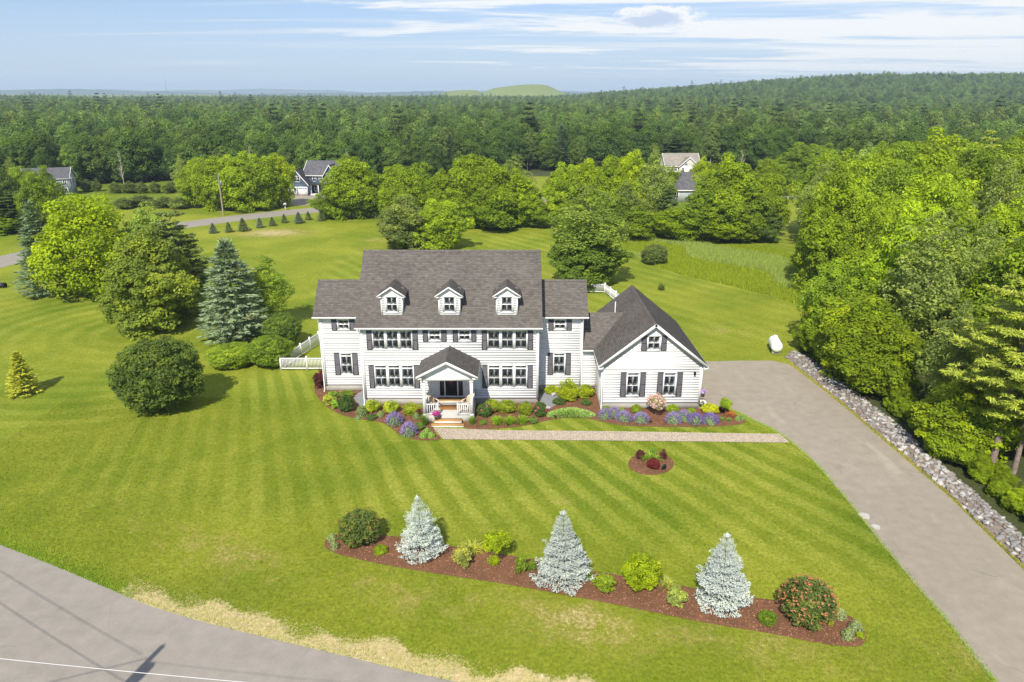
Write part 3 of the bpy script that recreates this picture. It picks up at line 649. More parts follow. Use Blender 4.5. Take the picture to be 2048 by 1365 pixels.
# main front
ops = []
for c in (XC - 4.17, XC + 4.17):
    for k in (-1, 0, 1):
        ops.append(window(HOUSE, PM, c + k * .985, 4.46, 5.80, .77)); ops.append(window(HOUSE, PM, c + k * .985, 1.46, 3.10, .77, .16))
    for k in (-1, 1):
        shutter(HOUSE, PM, c + k * 1.66, 4.40, 5.88); shutter(HOUSE, PM, c + k * 1.66, 1.38, 3.22)
for c in (XC - 1.09, XC + 1.07):
    ops.append(window(HOUSE, PM, c, 5.12, 5.80, .70))
    for k in (-1, 1): shutter(HOUSE, PM, c + k * .67, 5.04, 5.90, .37)
door_op = (XC - .92, XC + .92, .72, 3.0); ops.append(door_op)
wall(HOUSE, PM, XL, XR, FND, EAVE - .13, ops)
# wings
for c, a, e in ((-12.78, XWL, XL), (3.64, XR, GX0 + .4)):
    oo = [window(HOUSE, PWL, c, 5.12, 5.80, .72), window(HOUSE, PWL, c, 1.46, 3.10, .77, .16)]
    for k in (-1, 1): shutter(HOUSE, PWL, c + k * .69, 5.04, 5.90, .40); shutter(HOUSE, PWL, c + k * .69, 1.38, 3.22, .42)
    if a == XWL: wall(HOUSE, PWL, a, e, FND, EAVE - .13, oo)
    else:
        wall(HOUSE, PWL, a, XWR, FND, EAVE - .13, oo); wall(HOUSE, PWL, XWR + .001, GX0, FND, 3.36)
# garage front gable
go = [window(HOUSE, PG, GXC + k * 1.34, 1.10, 2.80, .77, .16) for k in (-1, 1)] + [window(HOUSE, PG, GXC, 4.66, 5.62, .77)]
for k in (-1, 1):
    for j in (-1, 1): shutter(HOUSE, PG, GXC + k * 1.34 + j * .71, 1.02, 2.92, .42)
    shutter(HOUSE, PG, GXC + k * .71, 4.58, 5.72, .40)
GAP, GEV = 6.72, 3.45
wall(HOUSE, PG, GX0, GX1, FND - .04, 3.45, go, (GXC, GAP - .22, 3.40))
# walls seen edge-on or from behind
Pl = lambda x, y0, d: Plane((x, y0, 0), (0, d, 0))
wall(HOUSE, Pl(XWL, 55.1, -1), 0, 55.1 - YW, FND, EAVE - .1, (), (55.1 - 53.3, 8.25, EAVE - .1))
wall(HOUSE, Pl(XL, 57.2, -1), 0, 57.2 - YF, FND, EAVE - .1, (), (57.2 - YR, 10.6, EAVE - .1), boards=False)
wall(HOUSE, Pl(XR, YF, 1), 0, 57.2 - YF, FND, EAVE - .1, (), (YR - YF, 10.6, EAVE - .1), boards=False)
wall(HOUSE, Pl(XWR, YW, 1), 0, 55.1 - YW, FND, EAVE - .1, (), (53.3 - YW, 8.25, EAVE - .1))
wall(HOUSE, Pl(GX0, 51.2, -1), 0, 51.2 - YG, FND - .04, 3.4)
wall(HOUSE, Pl(GX1, YG, 1), 0, 57.9 - YG, FND - .04, 3.4)
for x0, x1, y, z1 in ((XL, XR, 57.2, 6.1), (XWL, XL, 55.1, 6.1), (XR, XWR, 55.1, 6.1)):
    wall(HOUSE, Plane((x1, y, 0), (-1, 0, 0)), 0, x1 - x0, FND, z1, boards=False)
wall(HOUSE, Plane((GX1, 57.9, 0), (-1, 0, 0)), 0, GX1 - GX0, FND, 3.4, (), (GX1 - GXC, GAP - .22, 3.4), boards=False)
# roofs
OV = .38
def gable_roof(x0, x1, ye, yr, yb, ze, zr, ridge=True):
    roof(HOUSE, (x0, ye, ze), (x1, ye, ze), (x0, yr, zr), (x1, yr, zr)); roof(HOUSE, (x1, yb, ze), (x0, yb, ze), (x1, yr, zr), (x0, yr, zr))
    if ridge: ridge_cap(HOUSE, (x0, yr, zr), (x1, yr, zr))
gable_roof(XL - .30, XR + .24, YF - OV, YR, 57.6, EAVE, 10.80)
gable_roof(XWL - .42, XL - .003, YW - OV, 53.3, 55.6, EAVE, 8.42)
gable_roof(XR + .003, XWR + .35, YW - OV, 53.3, 55.6, EAVE, 8.42)
GE = 3.5; GR = 6.70
roof(HOUSE, (GX0 - .28, 58.3, GE), (GX0 - .28, YG - .4, GE), (GXC, 58.3, GR), (GXC, YG - .4, GR))
roof(HOUSE, (GX1 + .28, YG - .4, GE), (GX1 + .28, 58.3, GE), (GXC, YG - .4, GR), (GXC, 58.3, GR))
ridge_cap(HOUSE, (GXC, YG - .4, GR), (GXC, 58.3, GR), .17)
roof(HOUSE, (XWR + .002, YW - .3, 3.52), (GX0 + .9, YW - .3, 3.52), (XWR + .002, 53.85, 5.62), (9.1, 53.85, 5.62))
roof(HOUSE, (9.1, 56.4, 3.52), (XWR + .002, 56.4, 3.52), (9.1, 53.85, 5.62), (XWR + .002, 53.85, 5.62))
# trim: gutters, fascia, soffits, corner boards, rakes, downspouts
def gutter(x0, x1, y, z):
    b = MB(); V = [(x, y + dy, z + dz) for x in (x0, x1) for dy, dz in ((0, 0), (-.11, 0), (-.13, -.05), (-.08, -.12), (0, -.12), (0, -.02), (-.09, -.02))]
    n = 7; b.add(V, [[i, (i + 1) % n, n + (i + 1) % n, n + i] for i in range(n)]); b.add(V[:5] + V[7:12], [[0, 1, 2, 3, 4], [9, 8, 7, 6, 5]])
    part('gutter', b.mesh('gutter', M['trim']), HOUSE)
gutter(XL - .32, XR + .25, YF - OV - .005, EAVE + .015); gutter(XWL - .44, XL - .01, YW - OV - .005, EAVE + .015); gutter(XR + .01, XWR + .36, YW - OV - .005, EAVE + .015)
gutter(XWR + .0, GX0 - .3, YW - .31, 3.535)
bars(HOUSE, 'soffit', 'soffit', [(XL - .28, XR + .22, YF - OV + .01, YF + .02, EAVE - .13, EAVE - .10)])
bars(HOUSE, 'soffit', 'soffit', [(XWL - .38, XL - .02, YW - OV + .01, YW + .02, EAVE - .13, EAVE - .10)])
bars(HOUSE, 'soffit', 'soffit', [(XR + .02, XWR + .3, YW - OV + .01, YW + .02, EAVE - .13, EAVE - .10)])
bars(HOUSE, 'frieze_board', 'trim', [(XL - .02, XR + .02, YF - .045, YF + .01, EAVE - .30, EAVE - .132)])
bars(HOUSE, 'frieze_board', 'trim', [(XWL - .02, XL - .02, YW - .045, YW + .01, EAVE - .30, EAVE - .132)])
bars(HOUSE, 'frieze_board', 'trim', [(XR + .03, XWR + .02, YW - .045, YW + .01, EAVE - .30, EAVE - .132)])
for x, y, z0, z1 in ((XL, YF, FND - .02, 5.86), (XR - .13, YF, FND - .02, 5.86), (XWL, YW, FND - .02, 5.86), (XWR - .13, YW, FND - .02, 5.86), (GX0, YG, FND - .06, 3.42), (GX1 - .13, YG, FND - .06, 3.42)):
    b = MB(); b.box(x - .018, x + .148, y - .05, y + .02, z0, z1); sx = x - .018 if x in (XL, XWL, GX0) else x + .128
    b.box(sx, sx + .02, y + .021, y + .15, z0, z1); part('corner_board', b.mesh('corner_board', M['trim']), HOUSE)
def downspout(x, y, z1, dx=0):
    b = MB(); P = [(x + dx, y - .33, z1), (x + dx, y - .30, z1 - .1), (x, y - .10, z1 - .38), (x, y - .085, z1 - .6), (x, y - .085, .2), (x, y - .30, .06)]
    b.tube(P, .042, 6); part('downspout', b.mesh('downspout', M['trim']), HOUSE)
downspout(XL - .06, YF, EAVE - .12); downspout(XWL - .07, YW, EAVE - .12); downspout(XWR - .02, YW, EAVE - .1); downspout(GX0 + .06, YG + .0, 3.42)
def rake(y, apex, left, right, h=.2, t=.04, parent=HOUSE, m='trim', ret=True):
    """sloping white boards along a front gable at plane y"""
    a = np.array([apex[0], y, apex[1]])
    for e in (left, right):
        e = np.array([e[0], y, e[1]]); d = unit(a - e); n = np.array([-d[2], 0, d[0]]); n = n if n[2] > 0 else -n
        b = MB(); V = [q + np.array([0, dy, 0]) + n * dn for dy in (0, t) for q, dn in ((e, 0), (a, 0), (a, -h), (e, -h))]
        b.add(V, [[0, 1, 2, 3], [7, 6, 5, 4], [0, 4, 5, 1], [3, 2, 6, 7], [0, 3, 7, 4], [1, 5, 6, 2]]); part('rake_board', b.mesh('rake_board', M[m]), parent)
def rake_soffit(y0, y1, apex, left, right, drop):
    for e in (left, right):
        b = MB(); b.quad((e[0], y0, e[1] - drop), (apex[0], y0, apex[1] - drop), (apex[0], y1, apex[1] - drop), (e[0], y1, e[1] - drop)); part('soffit', b.mesh('soffit', M['soffit']), HOUSE)
rake(YG - .42, (GXC, GR + .02), (GX0 - .29, GE + .02), (GX1 + .29, GE + .02), .20)
rake_soffit(YG - .40, YG, (GXC, GR), (GX0 - .28, GE), (GX1 + .28, GE), .12)
for x in (GX0 - .29, GX1 - .02):
    bars(HOUSE, 'eave_return', 'trim', [(x, x + .31, YG - .405, YG - .03, GE - .26, GE - .13)])
b = MB(); b.box(GX0 - .30, GX0 - .26, YG - .4, 51.0, GE - .14, GE + .01); part('fascia', b.mesh('fascia', M['trim']), HOUSE)
b = MB(); b.box(GX0 - .26, GX0, YG - .38, 51.2, GE - .15, GE - .12); part('soffit', b.mesh('soffit', M['soffit']), HOUSE)
b = MB(); b.box(GX1 + .26, GX1 + .30, YG - .4, 58.3, GE - .14, GE + .01); part('fascia', b.mesh('fascia', M['trim']), HOUSE)
for x, s, yr, zr, ye in ((XWL - .34, -1, 53.3, 8.42, YW - OV), (XL - .22, -1, YR, 10.8, YF - OV), (XR + .16, 1, YR, 10.8, YF - OV), (XWR + .27, 1, 53.3, 8.42, YW - OV)):
    for y2 in (ye, 2 * yr - ye):
        a, e = np.array([x, yr, zr]), np.array([x, y2, EAVE]); V = [q + np.array([dx, 0, dz]) for dx in (0, s * .03) for q, dz in ((e, -.06), (a, -.06), (a, -.26), (e, -.26))]
        b = MB(); b.add(V, [[0, 1, 2, 3], [7, 6, 5, 4], [0, 4, 5, 1], [3, 2, 6, 7], [0, 3, 7, 4], [1, 5, 6, 2]]); part('rake_board', b.mesh('rake_board', M['trim']), HOUSE)
b = MB(); b.tube([(8.35, 55.1, 4.9), (8.35, 55.1, 6.15)], .05, 8); part('vent_pipe', b.mesh('vent_pipe', M['trim']), HOUSE)
b = MB(); b.box(5.95, 6.45, YW - .10, YW + .02, .25, .62); b.box(6.02, 6.38, YW - .112, YW - .1, .42, .50, 1); part('foundation_vent', b.mesh('foundation_vent', [M['concrete'], M['black']]), HOUSE)

# dormers
for dxc in (XC - 4.13, XC, XC + 4.13):
    yd = 49.0; hw = .78; zb, ze, za = 6.86, 8.32, 9.0
    D = empty('dormer', (0, 0, 0)); D.parent = HOUSE; D.matrix_parent_inverse = Matrix.Translation(-Vector(HOUSE.location))
    pd = Plane((dxc, yd, 0), (1, 0, 0))
    def dpart(name, me): return ob(name, me, D)
    # window is a piece of the dormer
    b = MB(); w, z0, z1 = .70, 7.16, 8.20; o0, o1, oz0, oz1 = -w / 2 - .05, w / 2 + .05, z0 - .05, z1 + .05
    pd.box(b, o0 - .08, o0, -.06, .05, oz0, oz1); pd.box(b, o1, o1 + .08, -.06, .05, oz0, oz1); pd.box(b, o0 - .08, o1 + .08, -.06, .052, oz1, oz1 + .09); pd.box(b, o0 - .08, o1 + .08, -.06, .065, oz0 - .06, oz0)
    zm = (z0 + z1) / 2
    for q in ((o0, -w / 2, oz0, oz1), (w / 2, o1, oz0, oz1), (-w / 2, w / 2, oz0, z0), (-w / 2, w / 2, z1, oz1), (-w / 2, w / 2, zm - .022, zm + .022), (-.011, .011, z0, zm - .022), (-.011, .011, zm + .022, z1)):
        pd.box(b, q[0], q[1], -.055, -.015, q[2], q[3])
    dpart('window_frame', b.mesh('window_frame', M['trim']))
    for ra, rb in ((z0, zm - .022), (zm + .022, z1)):
        for k in (-1, 1): ob('pane', PANE, D, (dxc + k * (w / 4 + .005), yd + .036, (ra + rb) / 2), 0, (w / 2 - .011, 1, rb - ra))
    b = MB()
    for q in ((-hw, o0, zb, ze), (o1, hw, zb, ze), (o0, o1, zb, oz0), (o0, o1, oz1, ze)): b.quad(pd.P(q[0], 0, q[2]), pd.P(q[1], 0, q[2]), pd.P(q[1], 0, q[3]), pd.P(q[0], 0, q[3]))
    b.add([pd.P(-hw, 0, ze), pd.P(hw, 0, ze), pd.P(0, 0, za - .12)], [[0, 1, 2]])
    zz = zb
    while zz < ze:
        for s0, s1 in (((-hw, -o1 - .08), (o1 + .08, hw)) if zz + .1 > oz0 else ((-hw, hw),)):
            b.add([pd.P(s0, .022, zz), pd.P(s1, .022, zz), pd.P(s1, .006, min(zz + .18, ze)), pd.P(s0, .006, min(zz + .18, ze)), pd.P(s0, 0, zz), pd.P(s1, 0, zz)], [[0, 1, 2, 3], [4, 5, 1, 0]])
        zz += .18
    for s in (-1, 1):
        yb2 = yd + (ze - zb) * 1.05
        b.quad((dxc + s * hw, yd, zb), (dxc + s * hw, yd, ze), (dxc + s * hw, yb2, ze), (dxc + s * hw, yd + .02, zb))
        pd.box(b, s * hw - (.10 if s > 0 else .01), s * hw + (.01 if s > 0 else .10), -.01, .035, zb, ze)
    dpart('wall', b.mesh('wall', M['siding']))
    hw2, zo = 1.02, 8.36
    for s in (-1, 1):
        e0, e1 = (dxc + s * hw2, yd - .22, zo), (dxc + s * hw2, yd + 1.75, zo); r0, r1 = (dxc, yd - .22, za + .05), (dxc, yd + 2.3, za + .05)
        rf = roof(HOUSE, *((e1, e0, r1, r0) if s < 0 else (e0, e1, r0, r1)), thick=.06); rf.parent = D; rf.matrix_parent_inverse = Matrix()
        a, e = np.array([dxc, yd - .235, za + .06]), np.array([dxc + s * hw2, yd - .235, zo + .01]); h = .13
        V = [q + np.array([0, dy, dz]) for dy in (0, .03) for q, dz in ((e, 0), (a, 0), (a, -h), (e, -h))]
        b = MB(); b.add(V, [[0, 1, 2, 3], [7, 6, 5, 4], [0, 4, 5, 1], [3, 2, 6, 7], [0, 3, 7, 4], [1, 5, 6, 2]]); dpart('rake_board', b.mesh('rake_board', M['trim']))
        x0, x1 = sorted((dxc + s * (hw2 - .0), dxc + s * (hw - .06))); b = MB(); b.box(x0, x1, yd - .2, yd - .012, zo - .14, zo - .06); dpart('eave_return', b.mesh('eave_return', M['trim']))
    rc = ridge_cap(HOUSE, (dxc, yd - .22, za + .06), (dxc, yd + 2.0, za + .06), .14); rc.parent = D; rc.matrix_parent_inverse = Matrix()
    b = MB(); b.box(dxc - .5, dxc + .5, yd + .065, yd + .09, zb, zb + .83); dpart('wood_panel', b.mesh('wood_panel', M['oak']))
    b = MB(); b.quad((dxc - hw, yd + 1.0, zb), (dxc + hw, yd + 1.0, zb), (dxc + hw, yd + 1.0, ze + .4), (dxc - hw, yd + 1.0, ze + .4)); dpart('inner_wall', b.mesh('inner_wall', M['interior']))

# rooms behind the glass
def room(x0, x1, y0, y1, z0, z1):
    b = MB(); b.quad((x0, y0, z0), (x1, y0, z0), (x1, y1, z0), (x0, y1, z0), 1); b.quad((x0, y0, z1), (x1, y0, z1), (x1, y1, z1), (x0, y1, z1))
    b.quad((x0, y1, z0), (x1, y1, z0), (x1, y1, z1), (x0, y1, z1)); b.quad((x0, y0, z0), (x0, y1, z0), (x0, y1, z1), (x0, y0, z1)); b.quad((x1, y0, z0), (x1, y1, z0), (x1, y1, z1), (x1, y0, z1))
    part('room', b.mesh('room', [M['interior'], M['interior_floor']]), HOUSE)
for x0, x1 in ((XL + .1, XC - 2.2), (XC - 2.15, XC + 2.15), (XC + 2.2, XR - .1)):
    room(x0, x1, YF + .12, 53.2, .78, 3.35); room(x0, x1, YF + .12, 53.2, 3.6, 6.0)
for x0, x1 in ((XWL + .1, XL - .1), (XR + .15, XWR - .1)): room(x0, x1, YW + .12, 54.9, .78, 3.35); room(x0, x1, YW + .12, 54.9, 3.6, 6.0)
room(GX0 + .1, GX1 - .1, YG + .12, 57.5, .3, 3.2); room(GXC - .72, GXC + .72, YG + .12, 52, 4.3, 5.75)
def furniture(name, label, cat, loc, boxes):
    E = empty(name, loc); tag(E, label, cat)
    for nm, m, q in boxes:
        b = MB(); b.box(*q); me = b.mesh(nm, M[m]); o = ob(nm, me, E)
        bv = o.modifiers.new('b', 'BEVEL'); bv.width = .03; bv.segments = 2
def bed_f(loc, label): furniture('bed', label, 'bed', loc, [('frame', 'oak', (-.75, .75, -.95, .95, .12, .32)), ('mattress', 'linen', (-.72, .72, -.9, .9, .32, .62)), ('pillow', 'linen', (-.62, -.06, -.86, -.45, .62, .80)), ('pillow', 'linen', (.06, .62, -.86, -.45, .62, .80)), ('headboard', 'oak', (-.78, .78, -.99, -.952, .12, 1.05))])
bed_f((-7.9, 49.75, 3.62), 'bed with pale pillows seen through upper windows left of the porch'); bed_f((-.3, 49.75, 3.62), 'bed with pale pillows seen through upper windows right of the porch')
furniture('sofa', 'pale sofa seen through the ground floor windows right of the porch', 'sofa', (-.35, 49.7, .79), [('seat', 'linen', (-1.3, 1.3, -.4, .4, .15, .45)), ('backrest', 'linen', (-1.3, 1.3, -.45, -.2, .451, .95)), ('armrest', 'linen', (-1.45, -1.301, -.45, .4, .1, .68)), ('armrest', 'linen', (1.301, 1.45, -.45, .4, .1, .68))])
furniture('cabinet', 'oak cabinet seen through the ground floor windows left of the porch', 'cabinet', (-7.9, 50.0, .79), [('body', 'oak', (-.45, .45, -.25, .25, 0, 1.5)), ('door', 'oak', (-.42, -.01, -.275, -.251, .1, 1.4)), ('door', 'oak', (.01, .42, -.275, -.251, .1, 1.4))])
furniture('dining_table', 'oak dining table seen through the ground floor windows left of the porch', 'table', (-9.1, 49.9, .79), [('tabletop', 'oak', (-.8, .8, -.4, .4, .7, .75))] + [('leg', 'oak', (x, x + .07, y, y + .07, 0, .7)) for x in (-.75, .68) for y in (-.35, .28)])

# front door and porch
b = MB()
for a0, a1 in ((-.92, -.86), (-.52, -.44), (.44, .52), (.86, .92)): PM.box(b, XC + a0, XC + a1, -.08, .03, .72, 2.96)
PM.box(b, XC - .92, XC + .92, -.08, .032, 2.96, 3.04); PM.box(b, XC - .92, XC + .92, -.08, .07, .70, .735)
part('door_frame', b.mesh('door_frame', M['trim']), HOUSE)
b = MB(); PM.box(b, XC - .44, XC + .44, -.06, -.02, .735, 2.96)
for sx in (-.21, .21):
    for z0, z1 in ((.95, 1.55), (1.68, 2.75)):
        for q in ((sx - .15, sx - .13, z0, z1), (sx + .13, sx + .15, z0, z1), (sx - .13, sx + .13, z0, z0 + .02), (sx - .13, sx + .13, z1 - .02, z1)): PM.box(b, XC + q[0], XC + q[1], -.02, -.006, q[2], q[3])
dr = part('front_door', b.mesh('front_door', M['door']), HOUSE)
b = MB(); b.lathe(PM.P(XC + .36, -.02, 1.75), [(0.0, .05), (.028, .045), (.028, .0)], 8, axis=(0, -1, 0)); ob('handle', b.mesh('handle', M['metal']), dr)
for s in (-1, 1):
    b = MB(); PM.box(b, XC + s * .69 - .165, XC + s * .69 + .165, -.05, -.03, .75, 2.95); part('sidelight', b.mesh('sidelight', M['far_glass']), HOUSE)
PF, PY0, PX0, PX1 = .45, 45.65, -6.28, -2.72
PORCH = empty('porch', (XC, PY0, 0)); PORCH.parent = HOUSE; PORCH.matrix_parent_inverse = Matrix.Translation(-Vector(HOUSE.location)); PORCH.location = (0, 0, 0)
def pbars(name, m, boxes, bev=0.0):
    b = MB()
    for q in boxes: b.box(*q)
    return ob(name, b.mesh(name, M[m]), PORCH)
pbars('slab', 'porch_floor', [(PX0, PX1, PY0, YF, -.1, PF)])
pbars('door_step', 'trim', [(XC - .95, XC + .95, 47.95, YF - .002, PF, .60)]); pbars('door_tread', 'cedar', [(XC - .98, XC + .98, 47.92, YF - .003, .601, .64)])
for i, (y, z, w) in enumerate(((45.25, .30, .95), (44.85, .15, 1.12))):
    pbars('step_riser', 'trim', [(XC - w, XC + w, y, PY0 - .003 if i == 0 else 45.247, -.05, z - .04)])
    pbars('step_tread', 'cedar', [(XC - w - .03, XC + w + .03, y - .03, PY0 - .004 if i == 0 else 45.246, z - .038, z)])
for x in (PX0 + .02, PX1 - .22):
    b = MB(); b.box(x, x + .2, PY0 + .03, PY0 + .23, PF, 3.14); b.box(x - .025, x + .225, PY0 + .005, PY0 + .255, PF + .001, PF + .14); b.box(x - .025, x + .225, PY0 + .005, PY0 + .255, 3.02, 3.139)
    ob('post', b.mesh('post', M['trim']), PORCH)
    xx = x + .03
    b = MB(); b.box(xx, xx + .14, YF - .17, YF - .026, PF, 3.14); ob('post', b.mesh('post', M['trim']), PORCH)
pbars('beam', 'trim', [(PX0, PX1, PY0 + .02, PY0 + .24, 3.141, 3.42)])
for x in (PX0 + .02, PX1 - .22): pbars('beam', 'trim', [(x, x + .2, PY0 + .241, YF - .026, 3.142, 3.42)])
pbars('ceiling', 'soffit', [(PX0 + .22, PX1 - .22, PY0 + .24, YF - .026, 3.30, 3.34)])
b = MB(); b.add([(PX0 - .02, PY0 + .03, 3.42), (PX1 + .02, PY0 + .03, 3.42), (XC, PY0 + .03, 4.46)], [[0, 1, 2]])
for i in range(5):
    z0, z1 = 3.43 + i * .2, 3.43 + i * .2 + .2; f = lambda z: 1.77 * max(0, (4.46 - z) / 1.04)
    b.add([(XC - f(z0), PY0 + .004, z0), (XC + f(z0), PY0 + .004, z0), (XC + f(z1), PY0 + .022, z1), (XC - f(z1), PY0 + .022, z1)], [[0, 1, 2, 3]])
ob('gable', b.mesh('gable', M['siding']), PORCH)
pe, pr = 3.56, 4.68; hw = 2.14
for s in (-1, 1):
    e0, e1, r0, r1 = (XC + s * hw, PY0 - .35, pe), (XC + s * hw, YF + .0, pe), (XC, PY0 - .35, pr), (XC, YF, pr)
    rf = roof(HOUSE, *((e1, e0, r1, r0) if s < 0 else (e0, e1, r0, r1))); rf.parent = PORCH; rf.matrix_parent_inverse = Matrix()
    a, e = np.array([XC, PY0 - .37, pr + .02]), np.array([XC + s * hw, PY0 - .37, pe + .02]); h = .2
    V = [q + np.array([0, dy, dz]) for dy in (0, .04) for q, dz in ((e, 0), (a, 0), (a, -h), (e, -h))]
    b = MB(); b.add(V, [[0, 1, 2, 3], [7, 6, 5, 4], [0, 4, 5, 1], [3, 2, 6, 7], [0, 3, 7, 4], [1, 5, 6, 2]]); ob('rake_board', b.mesh('rake_board', M['trim']), PORCH)
    x0, x1 = sorted((XC + s * hw, XC + s * 1.76)); b = MB(); b.box(x0, x1, PY0 - .32, PY0 + .2, pe - .22, pe - .10); ob('eave_return', b.mesh('eave_return', M['trim']), PORCH)
    b = MB(); x = XC + s * (hw - .0); b.box(min(x, x - s * .04), max(x, x - s * .04), PY0 - .33, YF - .03, pe - .15, pe - .02); ob('fascia', b.mesh('fascia', M['trim']), PORCH)
    b = MB(); b.quad((XC + s * hw, PY0 - .33, pe - .12), (XC, PY0 - .33, pr - .12), (XC, YF, pr - .12), (XC + s * hw, YF, pe - .12)); ob('soffit', b.mesh('soffit', M['soffit']), PORCH)
rc = ridge_cap(HOUSE, (XC, PY0 - .35, pr + .01), (XC, YF, pr + .01), .15); rc.parent = PORCH; rc.matrix_parent_inverse = Matrix()
def railing(x0, x1, y0, y1):
    d = np.array([x1 - x0, y1 - y0, 0.]); L = np.linalg.norm(d); d /= L; n = np.array([-d[1], d[0], 0]); O = np.array([x0, y0, PF])
    E = MB(); E.obox(O, d, n, 0, L, -.035, .035, .84, .90, 0, UP); E.obox(O, d, n, 0, L, -.03, .03, .09, .14, 0, UP); rl = ob('railing', E.mesh('railing', M['trim']), PORCH)
    k = int(L / .13)
    for i in range(k):
        b = MB(); t = (i + .5) * L / k; b.obox(O, d, n, t - .018, t + .018, -.018, .018, .14, .84, 0, UP); ob('baluster', b.mesh('baluster', M['trim']), PORCH)
railing(PX0 + .22, XC - .80, PY0 + .13, PY0 + .13); railing(XC + .72, PX1 - .22, PY0 + .13, PY0 + .13)
railing(PX0 + .12, PX0 + .12, PY0 + .24, YF - .2); railing(PX1 - .12, PX1 - .12, PY0 + .24, YF - .2)
for x in (XC - .80, XC + .62): pbars('newel', 'trim', [(x, x + .1, PY0 + .08, PY0 + .18, PF, PF + .98)])
def lantern(loc, label):
    E = empty('wall_lantern', loc); tag(E, label, 'lamp', 'wall lanterns on the white house')
    b = MB(); b.box(-.06, .06, -.02, 0, -.12, .12); b.box(-.012, .012, -.11, -.02, .06, .085); ob('bracket', b.mesh('bracket', M['black']), E)
    b = MB(); b.lathe((0, -.12, -.12), [(.02, 0), (.075, .02), (.085, .2), (.1, .205), (.03, .28), (.0, .30)], 8); ob('lamp_body', b.mesh('lamp_body', M['black']), E)
lantern((XC - 1.25, YF - .026, 2.55), 'black lantern on the porch wall beside the front door'); lantern((XC + 1.25, YF - .026, 2.55), 'black lantern on the porch wall beside the front door')
lantern((13.25, YG - .026, 2.85), 'black lantern on the garage front near its corner')
for y in (50.2, 54.4): lantern((GX1 + .03, y, 2.1), 'black lantern on the side wall of the garage')
tag(pbars('doormat', 'mat', [(XC - .72, XC + .72, 46.75, 47.55, PF + .001, PF + .02)]), None)
dm = bpy.data.objects['doormat']; dm.parent = None; tag(dm, 'brown coir doormat on the porch floor', 'doormat')
def rocker(loc, rz, label):
    E = empty('rocking_chair', loc, rz); tag(E, label, 'chair')
    def p(nm, m, boxes, rx=0):
        b = MB()
        for q in boxes: b.box(*q)
        o = ob(nm, b.mesh(nm, M[m]), E); return o
    p('seat', 'cream', [(-.27, .27, -.28 + i * .095, -.2 + i * .095, .40, .43) for i in range(6)])
    for k in range(6):
        b = MB(); x = -.235 + k * .094; b.add([(x - .036, .27, .43), (x + .036, .27, .43), (x + .036, .47, 1.12), (x - .036, .47, 1.12), (x - .036, .30, .43), (x + .036, .30, .43), (x + .036, .50, 1.12), (x - .036, .50, 1.12)], [[0, 1, 2, 3], [5, 4, 7, 6], [0, 3, 7, 4], [1, 5, 6, 2], [3, 2, 6, 7]]); ob('back_slat', b.mesh('back_slat', M['cream']), E)
    for s in (-1, 1):
        p('armrest', 'cream', [(s * .31 - .05, s * .31 + .05, -.34, .34, .62, .65)]); p('leg', 'cream', [(s * .29 - .025, s * .29 + .025, -.28, -.23, .05, .62)]); p('leg', 'cream', [(s * .29 - .025, s * .29 + .025, .25, .30, .05, .62)])
        b = MB(); t = np.linspace(-.5, .55, 8); b.tube(np.stack([np.full(8, s * .29), t, .03 + .12 * t * t], 1), .025, 6); ob('rocker', b.mesh('rocker', M['cream']), E)
    pw = empty('pillow', (loc[0], loc[1], loc[2] + .44), rz); bpy.data.objects.remove(pw)
    b = MB(); n = 8
    u, v = np.meshgrid(np.linspace(-1, 1, n), np.linspace(-1, 1, n)); th = .09 * (1 - u ** 4) * (1 - v ** 4)
    V = np.concatenate([np.stack([u.ravel() * .22, th.ravel(), v.ravel() * .22], 1), np.stack([u.ravel() * .22, -th.ravel(), v.ravel() * .22], 1)])
    f = [[j * n + i, j * n + i + 1, (j + 1) * n + i + 1, (j + 1) * n + i] for j in range(n - 1) for i in range(n - 1)]; b.add(V, f + [[q + n * n for q in reversed(r)] for r in f])
    o = ob('pillow', b.mesh('pillow', M['pillow'], True), None); o.matrix_world = Matrix.Translation(Vector(loc)) @ Matrix.Rotation(rz, 4, 'Z') @ Matrix.Translation((0, .14, .66)) @ Matrix.Rotation(R(-18), 4, 'X')
    tag(o, 'tan pillow on the ' + label, 'pillow')
rocker((-5.72, 47.0, PF), R(38), 'cream rocking chair behind the porch railing beside the flower pot'); rocker((-3.22, 47.0, PF), R(-38), 'cream rocking chair at the porch corner beside the peonies')

